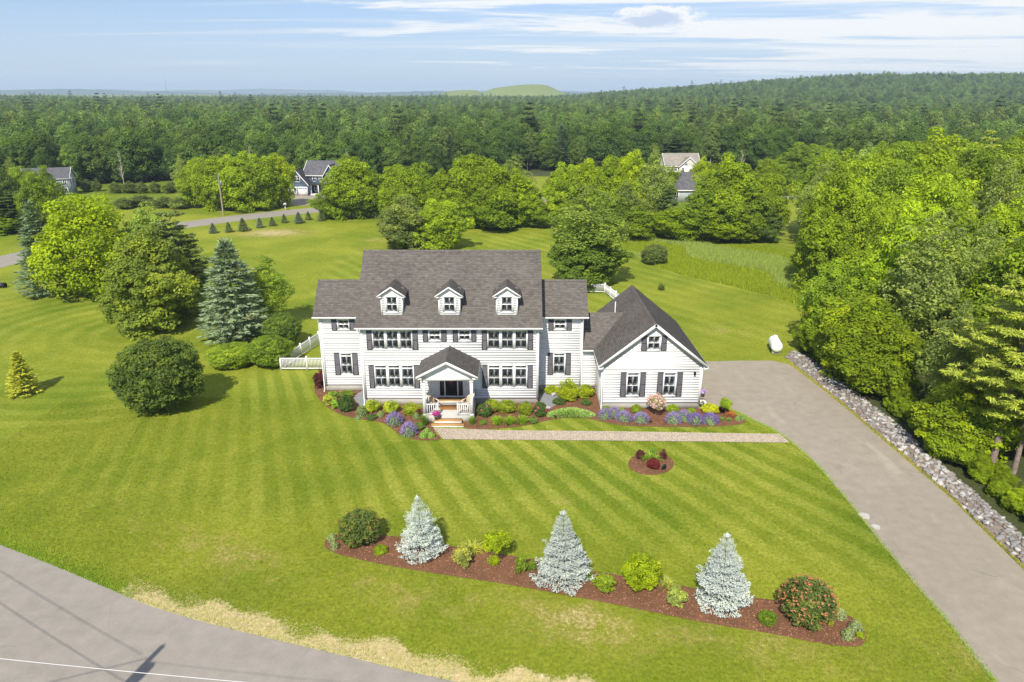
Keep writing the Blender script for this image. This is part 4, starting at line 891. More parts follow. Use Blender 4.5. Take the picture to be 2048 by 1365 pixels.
# ------------------------------------------------------------------ plant generators (return meshes)
def clump_leaves(b, cc, rc, out, per, L, asp, clv, mi=0, flat=.8, up=.45, jit=.45):
    n = len(cc); k = np.repeat(np.arange(n), per); N = len(k)
    d = unit(rng.normal(size=(N, 3)) + .55 * out[k] + np.array([0, 0, .3]))
    rad = (rc[k] * (.62 + .45 * rng.random(N)))[:, None]
    p = cc[k] + d * rad * np.array([1, 1, flat])
    nn = d * .75 + np.array([0, 0, up]) + rng.normal(0, jit, (N, 3))
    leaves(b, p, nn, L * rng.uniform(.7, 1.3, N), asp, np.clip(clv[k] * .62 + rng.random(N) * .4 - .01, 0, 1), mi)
def crown_points(W, z0, z1, rc, tries, egg=.0, fill=.45, rough=.16):
    """clump centres through an uneven egg-shaped crown"""
    c = np.array([0, 0, (z0 + z1) / 2]); A = np.array([W / 2, W / 2, (z1 - z0) / 2]) - rc * .85; out = []
    ph = rng.uniform(0, 6.28, 6)
    for _ in range(tries):
        d = unit(rng.normal(size=3)); s = fill + (1 - fill) * rng.random() ** .5
        az = math.atan2(d[1], d[0])
        lump = 1 + rough * (.8 * math.sin(3 * az + ph[0]) * (1 - d[2] ** 2) + math.sin(5 * d[2] + ph[1] + 2 * az) + .8 * math.sin(4 * az + 7 * d[2] + ph[2])) * .55
        tap = 1 - egg * d[2] if d[2] > 0 else 1 + .25 * egg * d[2]
        full = (1.02 - d[2] ** 2) ** -.22 if d[2] < 0 else 1
        p = c + d * A * s * lump * np.array([tap * full, tap * full, 1])
        if all(np.sum((p - q) ** 2) > (.92 * rc) ** 2 for q in out): out.append(p)
    return np.array(out), c
def limbs(b, H, base, tr, tips, n, mi=0, wob=.3):
    zt = H * .82; P = [(0, 0, -.1)]; k = 6
    for i in range(1, k + 1): P.append((rng.normal(0, wob * .3), rng.normal(0, wob * .3), zt * i / k))
    P = np.array(P); b.tube(P, np.linspace(tr, tr * .18, k + 1), 8, mi)
    idx = rng.choice(len(tips), min(n, len(tips)), replace=False)
    for i in idx:
        tp = tips[i]; zs = max(base * .6, min(zt * .8, tp[2] - .45 * np.hypot(tp[0], tp[1]))); f = zs / zt
        s = np.array([np.interp(zs, P[:, 2], P[:, 0]), np.interp(zs, P[:, 2], P[:, 1]), zs]); m = (s + tp) / 2 + np.array([0, 0, -.08 * np.linalg.norm(tp - s)]) + rng.normal(0, .12, 3)
        r0 = tr * (.5 - .3 * f); b.tube([s, (s + m) / 2 + rng.normal(0, .05, 3), m, tp], [r0, r0 * .75, r0 * .5, r0 * .2], 5, mi, False)
def leafy(name, H, W, z0, rc, per, L, tries=900, egg=.25, fill=.5, asp=.62, tr=.18, nl=9, bark='bark', flat=.8, both=False, rough=.16, jit=.45, up=.45):
    pts, c = crown_points(W, z0, H, rc, tries, egg, fill, rough); out = unit(pts - c); rr = rc * rng.uniform(.6, 1.3, len(pts))
    cr, tk = MB(), MB(); tgt = cr
    clump_leaves(cr, pts, rr, out, per, L, asp, rng.random(len(pts)), 0, flat, up, jit)
    if tr:
        limbs(cr if both else tk, H, max(z0, .3), tr, pts, nl, 1 if both else 0)
    if both: return cr.mesh(name, [M['leaf'], M[bark]])
    return cr.mesh(name + '_crown', M['leaf']), (tk.mesh(name + '_trunk', M[bark]) if tr else None)
def conifer(name, H, W, levels, nb, tw, L, asp=.28, droop=.25, spk=False, m='needle', z0=.02, power=.85, tr=.12, both=False, tipup=.0, gap=0.0):
    """whorls of drooping boughs, each carrying side twigs"""
    cr, tk = MB(), MB(); P, Dd, LV, Q, Tn = [], [], [], [], []
    for i in range(levels):
        t = z0 + (1 - z0) * (max(i + rng.uniform(-.3, .3), 0) / levels) ** .82; t = min(max(t, z0), .985); z = t * H; Rr = W / 2 * (1 - t) ** power * rng.uniform(.84, 1.12) + .012 * W
        nbr = max(6, int(nb * (.45 + .55 * (1 - t))))
        a0 = rng.uniform(0, 6.28)
        for j in range(nbr):
            if rng.random() < gap: continue
            a = a0 + j * 6.283 / nbr + rng.normal(0, .16); rl = Rr * rng.uniform(.8, 1.12); h = np.array([math.cos(a), math.sin(a), 0]); side = np.array([-h[1], h[0], 0])
            n = max(6, int(tw * (.30 + .70 * rl / (W / 2)))); s = rng.uniform(.18, 1.0, n) ** .75; s[0] = 1.0
            blv = rng.random()
            off = rng.normal(0, 1, n) * .33 * rl * (1.08 - s) * .9 + rng.normal(0, .02 * W, n)
            zz = -droop * rl * s + tipup * rl * s ** 3 + rng.normal(0, .012 * H / levels * 12, n) * .5
            p = h * (rl * s)[:, None] + side * off[:, None] + np.array([0, 0, 1])[None] * (z + zz)[:, None]
            P.append(p); Dd.append(h[None] * (1.0 - .75 * t ** 5) + UP[None] * (1.4 * t ** 6) + side[None] * np.sign(off)[:, None] * rng.uniform(.2, .9, n)[:, None] + UP[None] * rng.normal(.12 - droop * .4, .22, n)[:, None]); LV.append(np.clip(.5 * blv + .5 * rng.random(n), 0, 1))
        if not both: pass
    P, Dd, LV = np.vstack(P), np.vstack(Dd), np.concatenate(LV); LV = np.clip(LV * .9, 0, 1)
    if spk: ks = np.clip(1.25 - P[:, 2] / H, .35, 1); spikes(cr, P, Dd, L * ks * rng.uniform(.7, 1.25, len(P)), L * .17 * ks, LV)
    else:
        nn = np.cross(Dd, rng.normal(0, .5, (len(P), 3)) + np.cross(UP, Dd)); nn *= np.sign(nn[:, 2:3] + 1e-6)
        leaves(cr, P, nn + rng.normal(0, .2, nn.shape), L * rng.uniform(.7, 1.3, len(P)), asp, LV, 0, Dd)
    spikes(cr, np.array([[0, 0, H * .93]] * 5) + rng.normal(0, .01 * H, (5, 3)), rng.normal(0, .12, (5, 3)) + UP, H * .085, H * .008, .5)
    (cr if both else tk).tube([(0, 0, -.1), (0, 0, H * .5), (0, 0, H * .93)], [tr, tr * .6, tr * .12], 7, 1 if both else 0)
    if both: return cr.mesh(name, [M[m], M['bark']])
    return cr.mesh(name + '_crown', M[m]), tk.mesh(name + '_trunk', M['bark'])
def pine(name, H, W, z0, nwh, per, L, puff=.5, tr=.2, both=False, bare=True):
    cr, tk = MB(), MB(); T = cr if both else tk; mi = 1 if both else 0
    P = np.array([(rng.normal(0, .06) * i, rng.normal(0, .06) * i, H * .97 * i / 7 - (.1 if i == 0 else 0)) for i in range(8)]); T.tube(P, np.linspace(tr, tr * .15, 8), 8, mi)
    cc, oo = [], []
    for i in range(nwh):
        t = i / (nwh - 1); z = z0 + (H - z0) * t * .98; rl = W / 2 * (1.02 - t) ** .6 * (.55 + .45 * min(1, t * 4 + .35)); a0 = rng.uniform(0, 6.28); nb = 6 if t < .8 else 4
        for j in range(nb):
            a = a0 + j * 6.283 / nb + rng.normal(0, .25); r = rl * rng.uniform(.6, 1.12); h = np.array([math.cos(a), math.sin(a), 0]); rise = r * rng.uniform(.0, .28)
            s = np.array([np.interp(z, P[:, 2], P[:, 0]), np.interp(z, P[:, 2], P[:, 1]), z]); e = s + h * r + UP * rise
            T.tube([s, s + h * r * .5 + UP * rise * .3, e], [tr * .3, tr * .2, tr * .06], 5, mi, False)
            for q in np.linspace(.3, 1.0, max(3, int(1.5 * r / puff) + 1)):
                for _ in range(3):
                    cc.append(s + h * r * q + UP * rise * q + np.array([-h[1], h[0], 0]) * rng.normal(0, .32 * r * (1.15 - q)) + UP * rng.normal(.05, .06)); oo.append(h * .5 + UP)
    cc, oo = np.array(cc), np.array(oo); k = np.repeat(np.arange(len(cc)), per); N = len(k)
    d = unit(rng.normal(size=(N, 3)) * np.array([1, 1, .5]) + .5 * oo[k]); p = cc[k] + d * puff * .55 * rng.uniform(.3, 1, N)[:, None] * np.array([1, 1, .34])
    leaves(cr, p, unit(rng.normal(0, .4, (N, 3)) + UP), L * rng.uniform(.7, 1.3, N), .26, np.clip(rng.random(len(cc))[k] * .5 + .5 * rng.random(N), 0, 1), 0, d)
    if both: return cr.mesh(name, [M['needle'], M['bark_pine']])
    return cr.mesh(name + '_crown', M['needle']), tk.mesh(name + '_trunk', M['bark_pine'])
def blades(b, n, H, spread, w, lv=(0, 1), mi=0, arch=.6, seg=3, R0=.1):
    a = rng.uniform(0, 6.283, n); h = np.stack([np.cos(a), np.sin(a), np.zeros(n)], 1); s = np.stack([-h[:, 1], h[:, 0], np.zeros(n)], 1)
    r0 = R0 * np.sqrt(rng.random(n)); a2 = rng.uniform(0, 6.283, n); base = np.stack([r0 * np.cos(a2), r0 * np.sin(a2), np.zeros(n)], 1)
    hh = H * rng.uniform(.6, 1.1, n); sp = spread * rng.uniform(.25, 1.1, n); V = []
    for i in range(seg + 1):
        t = i / seg; c = base + h * (sp * t ** 1.6)[:, None] + UP * (hh * (t - arch * .55 * t ** 3 * (sp / (spread + 1e-6))))[:, None]; ww = w * (1 - t) ** .6 + .002
        V += [c - s * ww / 2, c + s * ww / 2]
    V = np.stack(V, 1); m = 2 * (seg + 1); k = np.arange(n)[:, None] * m; LVv = rng.uniform(*lv, n)
    for i in range(seg): b.add(V.reshape(-1, 3) if i == 0 else np.zeros((0, 3)), (k + np.array([[2 * i, 2 * i + 1, 2 * i + 3, 2 * i + 2]])) - (0 if i == 0 else n * m), mi, LVv)
def put(parts, name, label, cat, x, y, w, h, W0, H0, col, group=None, rz=None, cols=None):
    """a plant: an Empty at its foot with foliage / flowers / trunk meshes below, or one mesh"""
    rz = rng.uniform(0, 6.28) if rz is None else rz
    sc = (w / W0, w / W0, h / H0)
    if len(parts) == 1:
        o = ob(name, parts[0][1], None, (x, y, float(terr(x, y))), rz, sc); o.color = col + (1,); return tag(o, label, cat, group)
    E = empty(name, (x, y, float(terr(x, y))), rz, sc); tag(E, label, cat, group)
    for i, (nm, me) in enumerate(parts):
        o = ob(nm, me, E); o.color = ((cols or {}).get(nm, col)) + (1,)
    return E
def px_plant(parts, name, label, cat, x, yb, wpx, hpx, W0, H0, col, group=None, depth=.4, cols=None, rz=None, h=None):
    p = G(x, yb); w = wpx * MPP(yb, p[1]); Y = p[1] + depth * w; X = p[0] * Y / p[1]
    h = h or ZAT(yb - hpx, Y)
    return put(parts, name, label, cat, X, Y, w, max(h, .08), W0, H0, col, group, rz, cols)

# ---- prototypes
C = dict(lime=(0.148, 0.195, 0.005), maple=(0.118, 0.164, 0.007), mid=(0.094, 0.138, 0.010), dark=(0.050, 0.080, 0.018), olive=(0.098, 0.132, 0.022), silver=(0.120, 0.155, 0.038), pine=(0.062, 0.095, 0.026),
         spruce=(0.072, 0.100, 0.05), blue=(0.365, 0.405, 0.38), gold=(0.20, 0.225, 0.012), wpine=(0.165, 0.195, 0.026), burg=(0.065, 0.022, 0.022), box=(0.034, 0.062, 0.014), grey=(0.14, 0.18, 0.09), sage=(0.13, 0.20, 0.085), lav=(0.165, 0.135, 0.27))
MAPLES = [leafy('maple', 10, 8.4, .1, rc, per, .29, tries=1700, egg=e, fill=.42, rough=.30, flat=.78, up=.55, jit=.38, nl=16) for rc, per, e in ((.95, 170, .35), (.85, 150, .45), (1.08, 210, .25), (.78, 130, .5))]
MAPLES_LO = [leafy('broadleaf', 11, 8.4, .1, 1.0, 130, .32, tries=1000, egg=e, fill=.45, rough=.34, flat=.78, up=.55, jit=.38) for e in (.2, .4, .3)]
BIRCHES = [leafy('birch', 12, 5.4, 2.0, .62, 62, .22, tries=900, egg=.5, fill=.25, tr=.13, nl=22, bark='bark_birch', rough=.3) for _ in range(2)]
PINES = [pine('white_pine', 14, 9.5, 5.4, 9, 34, .36, .78, .26), pine('white_pine', 10, 7, .8, 14, 24, .34, .55, .2)]
SPRUCES = [conifer('spruce', 9, 5.2, 30, 16, 44, .40, .30, .20, m='needle', tipup=.12, gap=.1, power=.74), conifer('spruce', 9, 5.0, 28, 16, 40, .40, .30, .24, m='needle', tipup=.15, gap=.1, power=.72)]
def tree(kind, name, label, x, yb, ytop, wpx, col, group=None, depth=.3, v=None, h=None):
    D = dict(maple=(MAPLES, 8, 10), low=(MAPLES_LO, 8, 11), birch=(BIRCHES, 5.4, 12), pine=(PINES[1:], 7, 10), tall=(PINES[:1], 9, 14), spruce=(SPRUCES, 5, 9))[kind]
    ms = D[0][rng.integers(len(D[0])) if v is None else v % len(D[0])]
    return px_plant([('crown', ms[0]), ('trunk', ms[1])], name, label, 'tree', x, yb, wpx, yb - ytop, D[1], D[2], col, group, depth, {'trunk': (1, 1, 1)}, h=h)

# the three blue spruces of the island bed and everything beside them
for i, (x, yb, yt, w, lab) in enumerate(((848, 1134, 990, 104, 'silvery blue spruce with gaps between boughs beside the rhododendron with no open flowers'), (1126, 1190, 1022, 116, 'dense silvery blue spruce in the middle of the island bed'), (1440, 1243, 1063, 126, 'largest silvery blue spruce beside the orange flecked rhododendron'))):
    ms = conifer('blue_spruce', 4.2, 3.0, 19 if i else 15, 17, 110 if i else 92, .14, spk=True, m='needle_blue', droop=(.20, .12, .17)[i], tipup=(.30, .16, .26)[i], tr=.06, power=.76, z0=.05, gap=(.2, .03, .08)[i])
    E = px_plant([('crown', ms[0]), ('trunk', ms[1])], 'blue_spruce', lab, 'spruce', x, yb, w, yb - yt, 3.0, 4.2, C['blue'], 'blue spruces in the island bed', .42, {'trunk': (1, 1, 1)}); E.rotation_euler = (R((2, -1, 1.5)[i]), R((-2.5, 1, 3.5)[i]), i * 2.1)
SH = {}
def shrub(key):
    if key in SH: return SH[key]
    f = dict(ball=lambda: leafy('ball', 1, 1, .0, .13, 90, .055, tries=900, egg=.05, fill=.75, tr=0, rough=.05)[0],
             loose=lambda: leafy('loose', 1, 1, .02, .17, 46, .085, tries=420, egg=.1, fill=.55, tr=0, rough=.25)[0],
             fine=lambda: leafy('fine', 1, 1, .0, .12, 110, .045, tries=900, egg=.15, fill=.7, tr=0, rough=.12, jit=.6)[0],
             rhodo=lambda: leafy('rhodo', 1, 1, .03, .11, 52, .075, tries=1500, egg=.12, fill=.65, tr=0, rough=.14, asp=.42)[0],
             open=lambda: leafy('open', 1, 1, .02, .12, 26, .085, tries=300, egg=.1, fill=.3, tr=0, rough=.35)[0],
             hosta=lambda: leafy('hosta', 1, 1, .0, .22, 26, .24, tries=120, egg=.3, fill=.6, tr=0, asp=.7)[0],
             bush=lambda: leafy('bush', 6, 6.4, .1, .62, 130, .21, tries=2200, egg=.06, fill=.72, tr=0, rough=.05)[0])
    SH[key] = f[key](); return SH[key]
def P1(key, label, x, yb, w, h, col, name='shrub', cat='shrub', group=None, depth=.35):
    return px_plant([('foliage', shrub(key))], name, label, cat, x, yb, w, h, 1, 1, col, group, depth)
def flowers(n, rad, size, zlo=.3, seed=1):
    """petal rosettes spread over the upper half of a unit mound"""
    b = MB(); d = unit(rng.normal(size=(n * 3, 3))); d = d[d[:, 2] > zlo - .6][:n]; c = np.array([0, 0, .5]) + d * np.array([.5, .5, .5]) * rad
    k = np.repeat(np.arange(len(c)), 6); N = len(k); nn = d[k] + rng.normal(0, .6, (N, 3)); leaves(b, c[k] + rng.normal(0, size * .3, (N, 3)), nn, size, .7, rng.random(N)); return b.mesh('flowers', M['petal'])
def PF2(key, label, x, yb, w, h, col, fcol, n, size, name='flowering_shrub', group=None):
    return px_plant([('foliage', shrub(key)), ('flowers', flowers(n, 1.02, size))], name, label, 'shrub', x, yb, w, h, 1, 1, col, group, .35, {'flowers': fcol})
def sedum():
    b = MB(); n = 700; d = unit(rng.normal(size=(n, 3)) + UP * .4); d[:, 2] = np.abs(d[:, 2]); p = d * .5 * rng.uniform(.75, 1, n)[:, None] * np.array([1, 1, 1.7]); leaves(b, p, d + rng.normal(0, .35, (n, 3)), .11, .6, rng.random(n)); return b.mesh('sedum', M['leaf'])
SEDUM = sedum()
def PS(label, x, yb, w, h, col=C['grey'], group='round sedum clumps'): return px_plant([('foliage', SEDUM)], 'sedum', label, 'plant', x, yb, w, h, 1, .85, col, group, .35)
def catmint(seed):
    f, s = MB(), MB(); n = 900; a = rng.uniform(0, 6.283, n); el = np.arccos(rng.uniform(.02, 1, n)); d = np.stack([np.sin(el) * np.cos(a), np.sin(el) * np.sin(a), np.cos(el)], 1)
    leaves(f, d * .40 * rng.uniform(.6, 1.05, n)[:, None] * np.array([1, 1, 1.15]), d + rng.normal(0, .4, (n, 3)), .075, .5, rng.random(n))
    m = 340; a = rng.uniform(0, 6.283, m); el = np.arccos(rng.uniform(.12, 1, m)); d = np.stack([np.sin(el) * np.cos(a), np.sin(el) * np.sin(a), np.cos(el)], 1)
    spikes(s, d * .33 * np.array([1, 1, 1.2]), d + rng.normal(0, .12, (m, 3)) + UP * .25, rng.uniform(.12, .30, m), .014, rng.random(m)); return f.mesh('foliage', M['leaf']), s.mesh('flower_spikes', M['petal'])
CAT = [catmint(i) for i in range(3)]
def PC(label, x, yb, w, h, group='catmint mounds', bloom=C['lav']):
    f, s = CAT[rng.integers(3)]; return px_plant([('foliage', f), ('flower_spikes', s)], 'catmint', label, 'plant', x, yb, w, h, 1, .72, C['sage'], group, .35, {'flower_spikes': bloom})
def tuft(n, H, sp, w, name, arch=.6):
    b = MB(); blades(b, n, H, sp, w, arch=arch, R0=.16); return b.mesh(name, M['leaf'])
DAY = [tuft(200, .62, .52, .034, 'daylily', 1.0) for _ in range(2)]; ORN = tuft(330, 1.0, .45, .014, 'grass_clump', .5)
def PD(label, x, yb, w, h, col=(0.13, 0.2, 0.02), group='daylily clumps', name='daylily'): return px_plant([('foliage', DAY[rng.integers(2)])], name, label, 'plant', x, yb, w, h, 1, .6, col, group, .3)

# island bed
PF2('rhodo', 'broad green rhododendron with faded buds beside the gappy blue spruce', 722, 1103, 88, 80, (0.072, 0.098, 0.022), (0.13, 0.085, 0.03), 60, .035, 'rhododendron')
PF2('rhodo', 'rounded rhododendron flecked with orange and pink near the bed end', 1606, 1268, 112, 104, (0.066, 0.090, 0.022), (0.29, 0.13, 0.065), 190, .034, 'rhododendron')
for x, y, w in ((665, 1087, 23), (670, 1103, 21)): PS('pale green sedum ball beside the rhododendron with faded buds', x, y, w, 20)
PS('pale sedum ball standing against the orange flecked rhododendron', 1678, 1243, 29, 26)
for x, y, w in ((1708, 1271, 32), (1693, 1286, 29)): PS('pale sedum ball at the rounded end of the island bed', x, y, w, 29)
P1('ball', 'low bright green shrub between faded rhododendron and blue spruce', 762, 1113, 30, 20, C['maple'])
P1('ball', 'dark green globe shrub between largest spruce and orange rhododendron', 1533, 1257, 38, 34, (0.085, 0.135, 0.012))
P1('ball', 'large lime globe shrub between dense and largest blue spruces', 1280, 1192, 80, 82, C['lime'])
def lollipop(label, x, yb, w, h, col, name='standard_shrub'):
    b = MB(); b.tube([(0, 0, -.05), (.02, 0, .35), (0, 0, .62)], [.03, .025, .02], 6); cr = leafy('lol', 1, 1, .45, .15, 80, .07, tries=500, egg=.05, fill=.6, tr=0, rough=.12)[0]
    return px_plant([('crown', cr), ('trunk', b.mesh('trunk', M['bark']))], name, label, 'shrub', x, yb, w, h, 1, 1, col, None, .2, {'trunk': (1, 1, 1)})
lollipop('lime rounded shrub leaning on a short stem between two blue spruces', 992, 1134, 56, 70, C['lime']); P1('loose', 'low lime suckers at the foot of the lime shrub', 988, 1136, 24, 24, C['lime'])
P1('open', 'straggly yellow green perennial beside the gappy blue spruce', 927, 1140, 40, 48, (0.17, 0.19, 0.045), 'perennial', 'plant'); PD('arching yellow green daylily behind the straggly perennial', 945, 1112, 62, 26, (0.19, 0.21, 0.04))
P1('open', 'upright small green shrub next to the dense blue spruce', 1042, 1153, 26, 42, (0.11, 0.16, 0.015)); P1('open', 'small green shrub under the dense blue spruce boughs', 1063, 1146, 22, 24, (0.085, 0.135, 0.015))
P1('open', 'loose lime green shrub between dense spruce and lime globe', 1207, 1192, 46, 42, (0.13, 0.18, 0.014)); P1('open', 'small shrub peeping out beside the dense blue spruce', 1179, 1165, 18, 22, (0.10, 0.16, 0.015))
PD('pale arching daylily beside the lime globe shrub', 1333, 1184, 50, 28, (0.19, 0.215, 0.05)); P1('open', 'feathery pale green perennial beside the largest blue spruce', 1350, 1220, 42, 46, (0.15, 0.185, 0.05), 'perennial', 'plant')
P1('open', 'tiny lime seedling near the sedum balls', 1659, 1254, 13, 14, C['gold'], 'seedling', 'plant'); P1('open', 'tiny green plant tucked between two sedum balls', 1719, 1280, 18, 14, C['maple'], 'seedling', 'plant')
# round bed
P1('fine', 'crimson barberry at the front of the round bed', 1306, 942, 28, 25, (0.105, 0.020, 0.020), 'barberry'); P1('fine', 'burgundy barberry at the back of the round bed beside the grass', 1280, 922, 20, 22, C['burg'], 'barberry'); P1('open', 'thin dark red barberry behind the black yard sign', 1326, 922, 16, 22, C['burg'], 'barberry')
PD('green daylily clump in the middle of the round bed', 1302, 930, 48, 27, (0.12, 0.19, 0.025)); px_plant([('foliage', ORN)], 'ornamental_grass', 'upright green grass at the back of the round bed', 'plant', 1304, 918, 20, 24, .9, 1, (0.08, 0.15, 0.03))
def yard_sign():
    p = G(1327, 944); E = empty('yard_sign', p, R(25)); tag(E, 'small black metal sign on stakes in the round bed', 'sign')
    b = MB(); b.box(-.17, .17, -.012, .012, .22, .52); ob('panel', b.mesh('panel', M['black']), E)
    for s in (-1, 1): b = MB(); b.box(s * .14 - .01, s * .14 + .01, -.011, .011, -.05, .22); ob('stake', b.mesh('stake', M['black']), E)
yard_sign()
# left bed
P1('open', 'dark burgundy shrub at the outer corner of the left wing', 641, 780, 26, 40, C['burg'])
px_plant([('foliage', shrub('hosta'))], 'hosta', 'chartreuse hosta at the left end of the house bed', 'plant', 660, 814, 30, 20, 1, .8, (0.19, 0.215, 0.03)); px_plant([('foliage', shrub('hosta'))], 'hosta', 'green hosta beside the boxwood under the left wing', 'plant', 672, 821, 20, 17, 1, .8, (0.12, 0.19, 0.02)); px_plant([('foliage', shrub('hosta'))], 'hosta', 'mid green hosta behind the chartreuse hosta', 'plant', 668, 800, 24, 14, 1, .8, (0.10, 0.17, 0.02))
PF2('loose', 'red flowered rose bush behind the boxwood', 694, 800, 34, 18, (0.09, 0.14, 0.02), (0.34, 0.07, 0.05), 12, .07, 'rose_bush')
P1('ball', 'dark green clipped boxwood under the left wing', 694, 828, 34, 38, C['box'], 'boxwood')
PS('grey green mound beside the downspout and boxwood', 724, 836, 26, 26, (0.12, 0.17, 0.075)); PS('low grey green clump at the lawn edge of the left bed', 716, 841, 16, 8, (0.13, 0.18, 0.09)); PS('grey green mound between two yellow green shrubs', 761, 836, 16, 14, (0.12, 0.17, 0.075)); PS('grey green mound behind the catmint next to the porch', 833, 841, 16, 16, (0.11, 0.155, 0.08))
for x, y, lab in ((746, 829, 'yellow green azalea beside the downspout'), (783, 831, 'yellow green azalea in the middle under the triple window'), (821, 835, 'yellow green azalea beside the porch post')): P1('loose', lab, x, y, 34, 29, (0.15, 0.19, 0.014), 'azalea', group='azaleas under the left windows')
P1('fine', 'low dark green mound in front of the azaleas', 744, 842, 24, 12, (0.06, 0.10, 0.03)); P1('open', 'dark red shrub against the porch base', 839, 834, 12, 16, C['burg'])
PC('lavender blue catmint mound in front of the azaleas', 790, 855, 40, 36); PC('lavender blue catmint mound beside the pale sedum balls', 819, 877, 38, 40)
px_plant([('foliage', ORN)], 'ornamental_grass', 'tall green grass clump left of the front steps', 'plant', 849, 858, 26, 34, .9, 1, (0.065, 0.12, 0.015)); P1('fine', 'green mound between catmint and grass clump', 838, 863, 24, 18, (0.09, 0.13, 0.03))
for x, y in ((846, 879), (863, 879), (854, 871)): PS('bright green sedum ball at the walkway end of the left bed', x, y, 17, 15, (0.13, 0.215, 0.055))
# right bed
px_plant([('foliage', ORN)], 'ornamental_grass', 'green grass clump right of the front steps', 'plant', 944, 854, 22, 24, .9, 1, (0.075, 0.14, 0.015)); P1('fine', 'small green mound beside the grass right of the steps', 966, 852, 18, 12, (0.10, 0.15, 0.03))
PF2('rhodo', 'dark peony with pink blooms beside the porch', 970, 838, 32, 30, (0.045, 0.08, 0.02), (0.42, 0.11, 0.15), 12, .075, 'peony'); PF2('rhodo', 'dark peony with magenta blooms at the house corner', 1080, 838, 28, 34, (0.05, 0.085, 0.02), (0.44, 0.03, 0.14), 12, .10, 'peony')
for x, y, w, lab in ((984, 829, 36, 'yellow green spirea beside the pink peony'), (1014, 830, 40, 'yellow green spirea in the middle under the right windows'), (1051, 834, 32, 'yellow green spirea beside the magenta peony')): P1('fine', lab, x, y, w, 30, (0.14, 0.18, 0.016), 'spirea', group='spireas under the right windows')
for x, y in ((994, 855), (1020, 855), (1045, 854)): PD('green daylily clump in front of the spireas', x, y, 36, 28, (0.125, 0.2, 0.018), 'daylilies in front of the spireas')
P1('fine', 'low grey green mound at the end of the daylily row', 1066, 849, 22, 14, (0.085, 0.13, 0.035))
for x, y, w, h, lab in ((1104, 791, 34, 18, 'low yellow green spirea beside the gravel patch'), (1168, 800, 42, 30, 'yellow green spirea beside the foundation vent'), (1136, 806, 46, 34, 'yellow green spirea in front of the wing')): P1('fine', lab, x, y, w, h, (0.175, 0.215, 0.01), 'spirea')
P1('loose', 'tall lime shrub under the wing window', 1136, 796, 36, 38, (0.14, 0.18, 0.02)); P1('fine', 'dark low shrub beside the gravel patch', 1118, 812, 28, 15, (0.055, 0.09, 0.025)); P1('fine', 'dark low shrub between juniper and garage wall', 1172, 813, 24, 13, (0.06, 0.095, 0.025))
def juniper():
    p = G(1143, 841); b = MB(); n = 5200; a = rng.uniform(0, 6.283, n); r = np.sqrt(rng.random(n)); x = r * np.cos(a); y = r * np.sin(a); top = .34 * (1 - r ** 3) + .10
    pp = np.stack([x * 1.8, y * .62 + .12 * np.cos(x * 3.4), top * rng.uniform(.55, 1, n)], 1); d = np.stack([x * 1.2, y * 1.2, rng.uniform(.2, .7, n)], 1) + rng.normal(0, .3, (n, 3)); leaves(b, pp, np.cross(d, rng.normal(size=(n, 3))), .17, .28, rng.random(n), 0, d)
    o = ob('juniper', b.mesh('juniper', M['needle']), None, (p[0], p[1] + .85, 0)); o.color = (0.16, 0.235, 0.065, 1); tag(o, 'low spreading pale green juniper in the house bed', 'shrub')
juniper()
def rock_mesh(seed):
    r = np.random.default_rng(seed); bm = bmesh.new(); bmesh.ops.create_icosphere(bm, subdivisions=1, radius=.5)
    for v in bm.verts: v.co = Vector((v.co.x * 1.1, v.co.y * .85, v.co.z * .6)) * float(r.uniform(.72, 1.2))
    me = bpy.data.meshes.new('stone'); bm.to_mesh(me); bm.free(); return me
for x, y, s, lab in ((1108, 795, .55, 'pale round boulder beside the gravel patch'), (1097, 823, .5, 'pale boulder between magenta peony and juniper')):
    p = G(x, y); me = rock_mesh(x); me.materials.append(M['stone_white']); tag(ob('boulder', me, None, (p[0], p[1] + .2, .18), 1, (s * .9, s, s)), lab, 'boulder')
def solar(x, y, lab):
    E = empty('path_light', G(x, y)); tag(E, lab, 'lamp', 'black path lights in the house beds'); b = MB(); b.box(-.012, .012, -.012, .012, -.05, .2); ob('stake', b.mesh('stake', M['black']), E); b = MB(); b.lathe((0, 0, .2), [(.0, 0), (.05, 0), (.07, .05), (.10, .09), (.02, .14), (0, .145)], 10); ob('head', b.mesh('head', M['black']), E)
solar(1110, 839, 'black path light in front of the juniper'); solar(1015, 855, 'black path light among the daylilies'); solar(1301, 849, 'black path light between the catmint groups')
def obelisk():
    p = G(1159, 800); E = empty('plant_obelisk', (p[0], p[1] + .3, 0)); tag(E, 'slender grey metal plant obelisk in front of the wing', 'trellis')
    for i in range(4):
        a = i * 1.571 + .6; b = MB(); b.tube([(.42 * math.cos(a), .42 * math.sin(a), 0), (.22 * math.cos(a), .22 * math.sin(a), .75), (.01, 0, 1.5)], .013, 5); ob('leg', b.mesh('leg', M['metal']), E)
    for z, r in ((.45, .30), (.9, .17)): b = MB(); t = np.linspace(0, 6.283, 13); b.tube(np.stack([r * np.cos(t), r * np.sin(t), np.full(13, z)], 1), .01, 4, cap=False); ob('ring', b.mesh('ring', M['metal']), E)
    b = MB(); b.lathe((.01, 0, 1.5), [(.0, 0), (.03, .02), (.035, .05), (0, .1)], 8); ob('finial', b.mesh('finial', M['metal']), E)
obelisk()
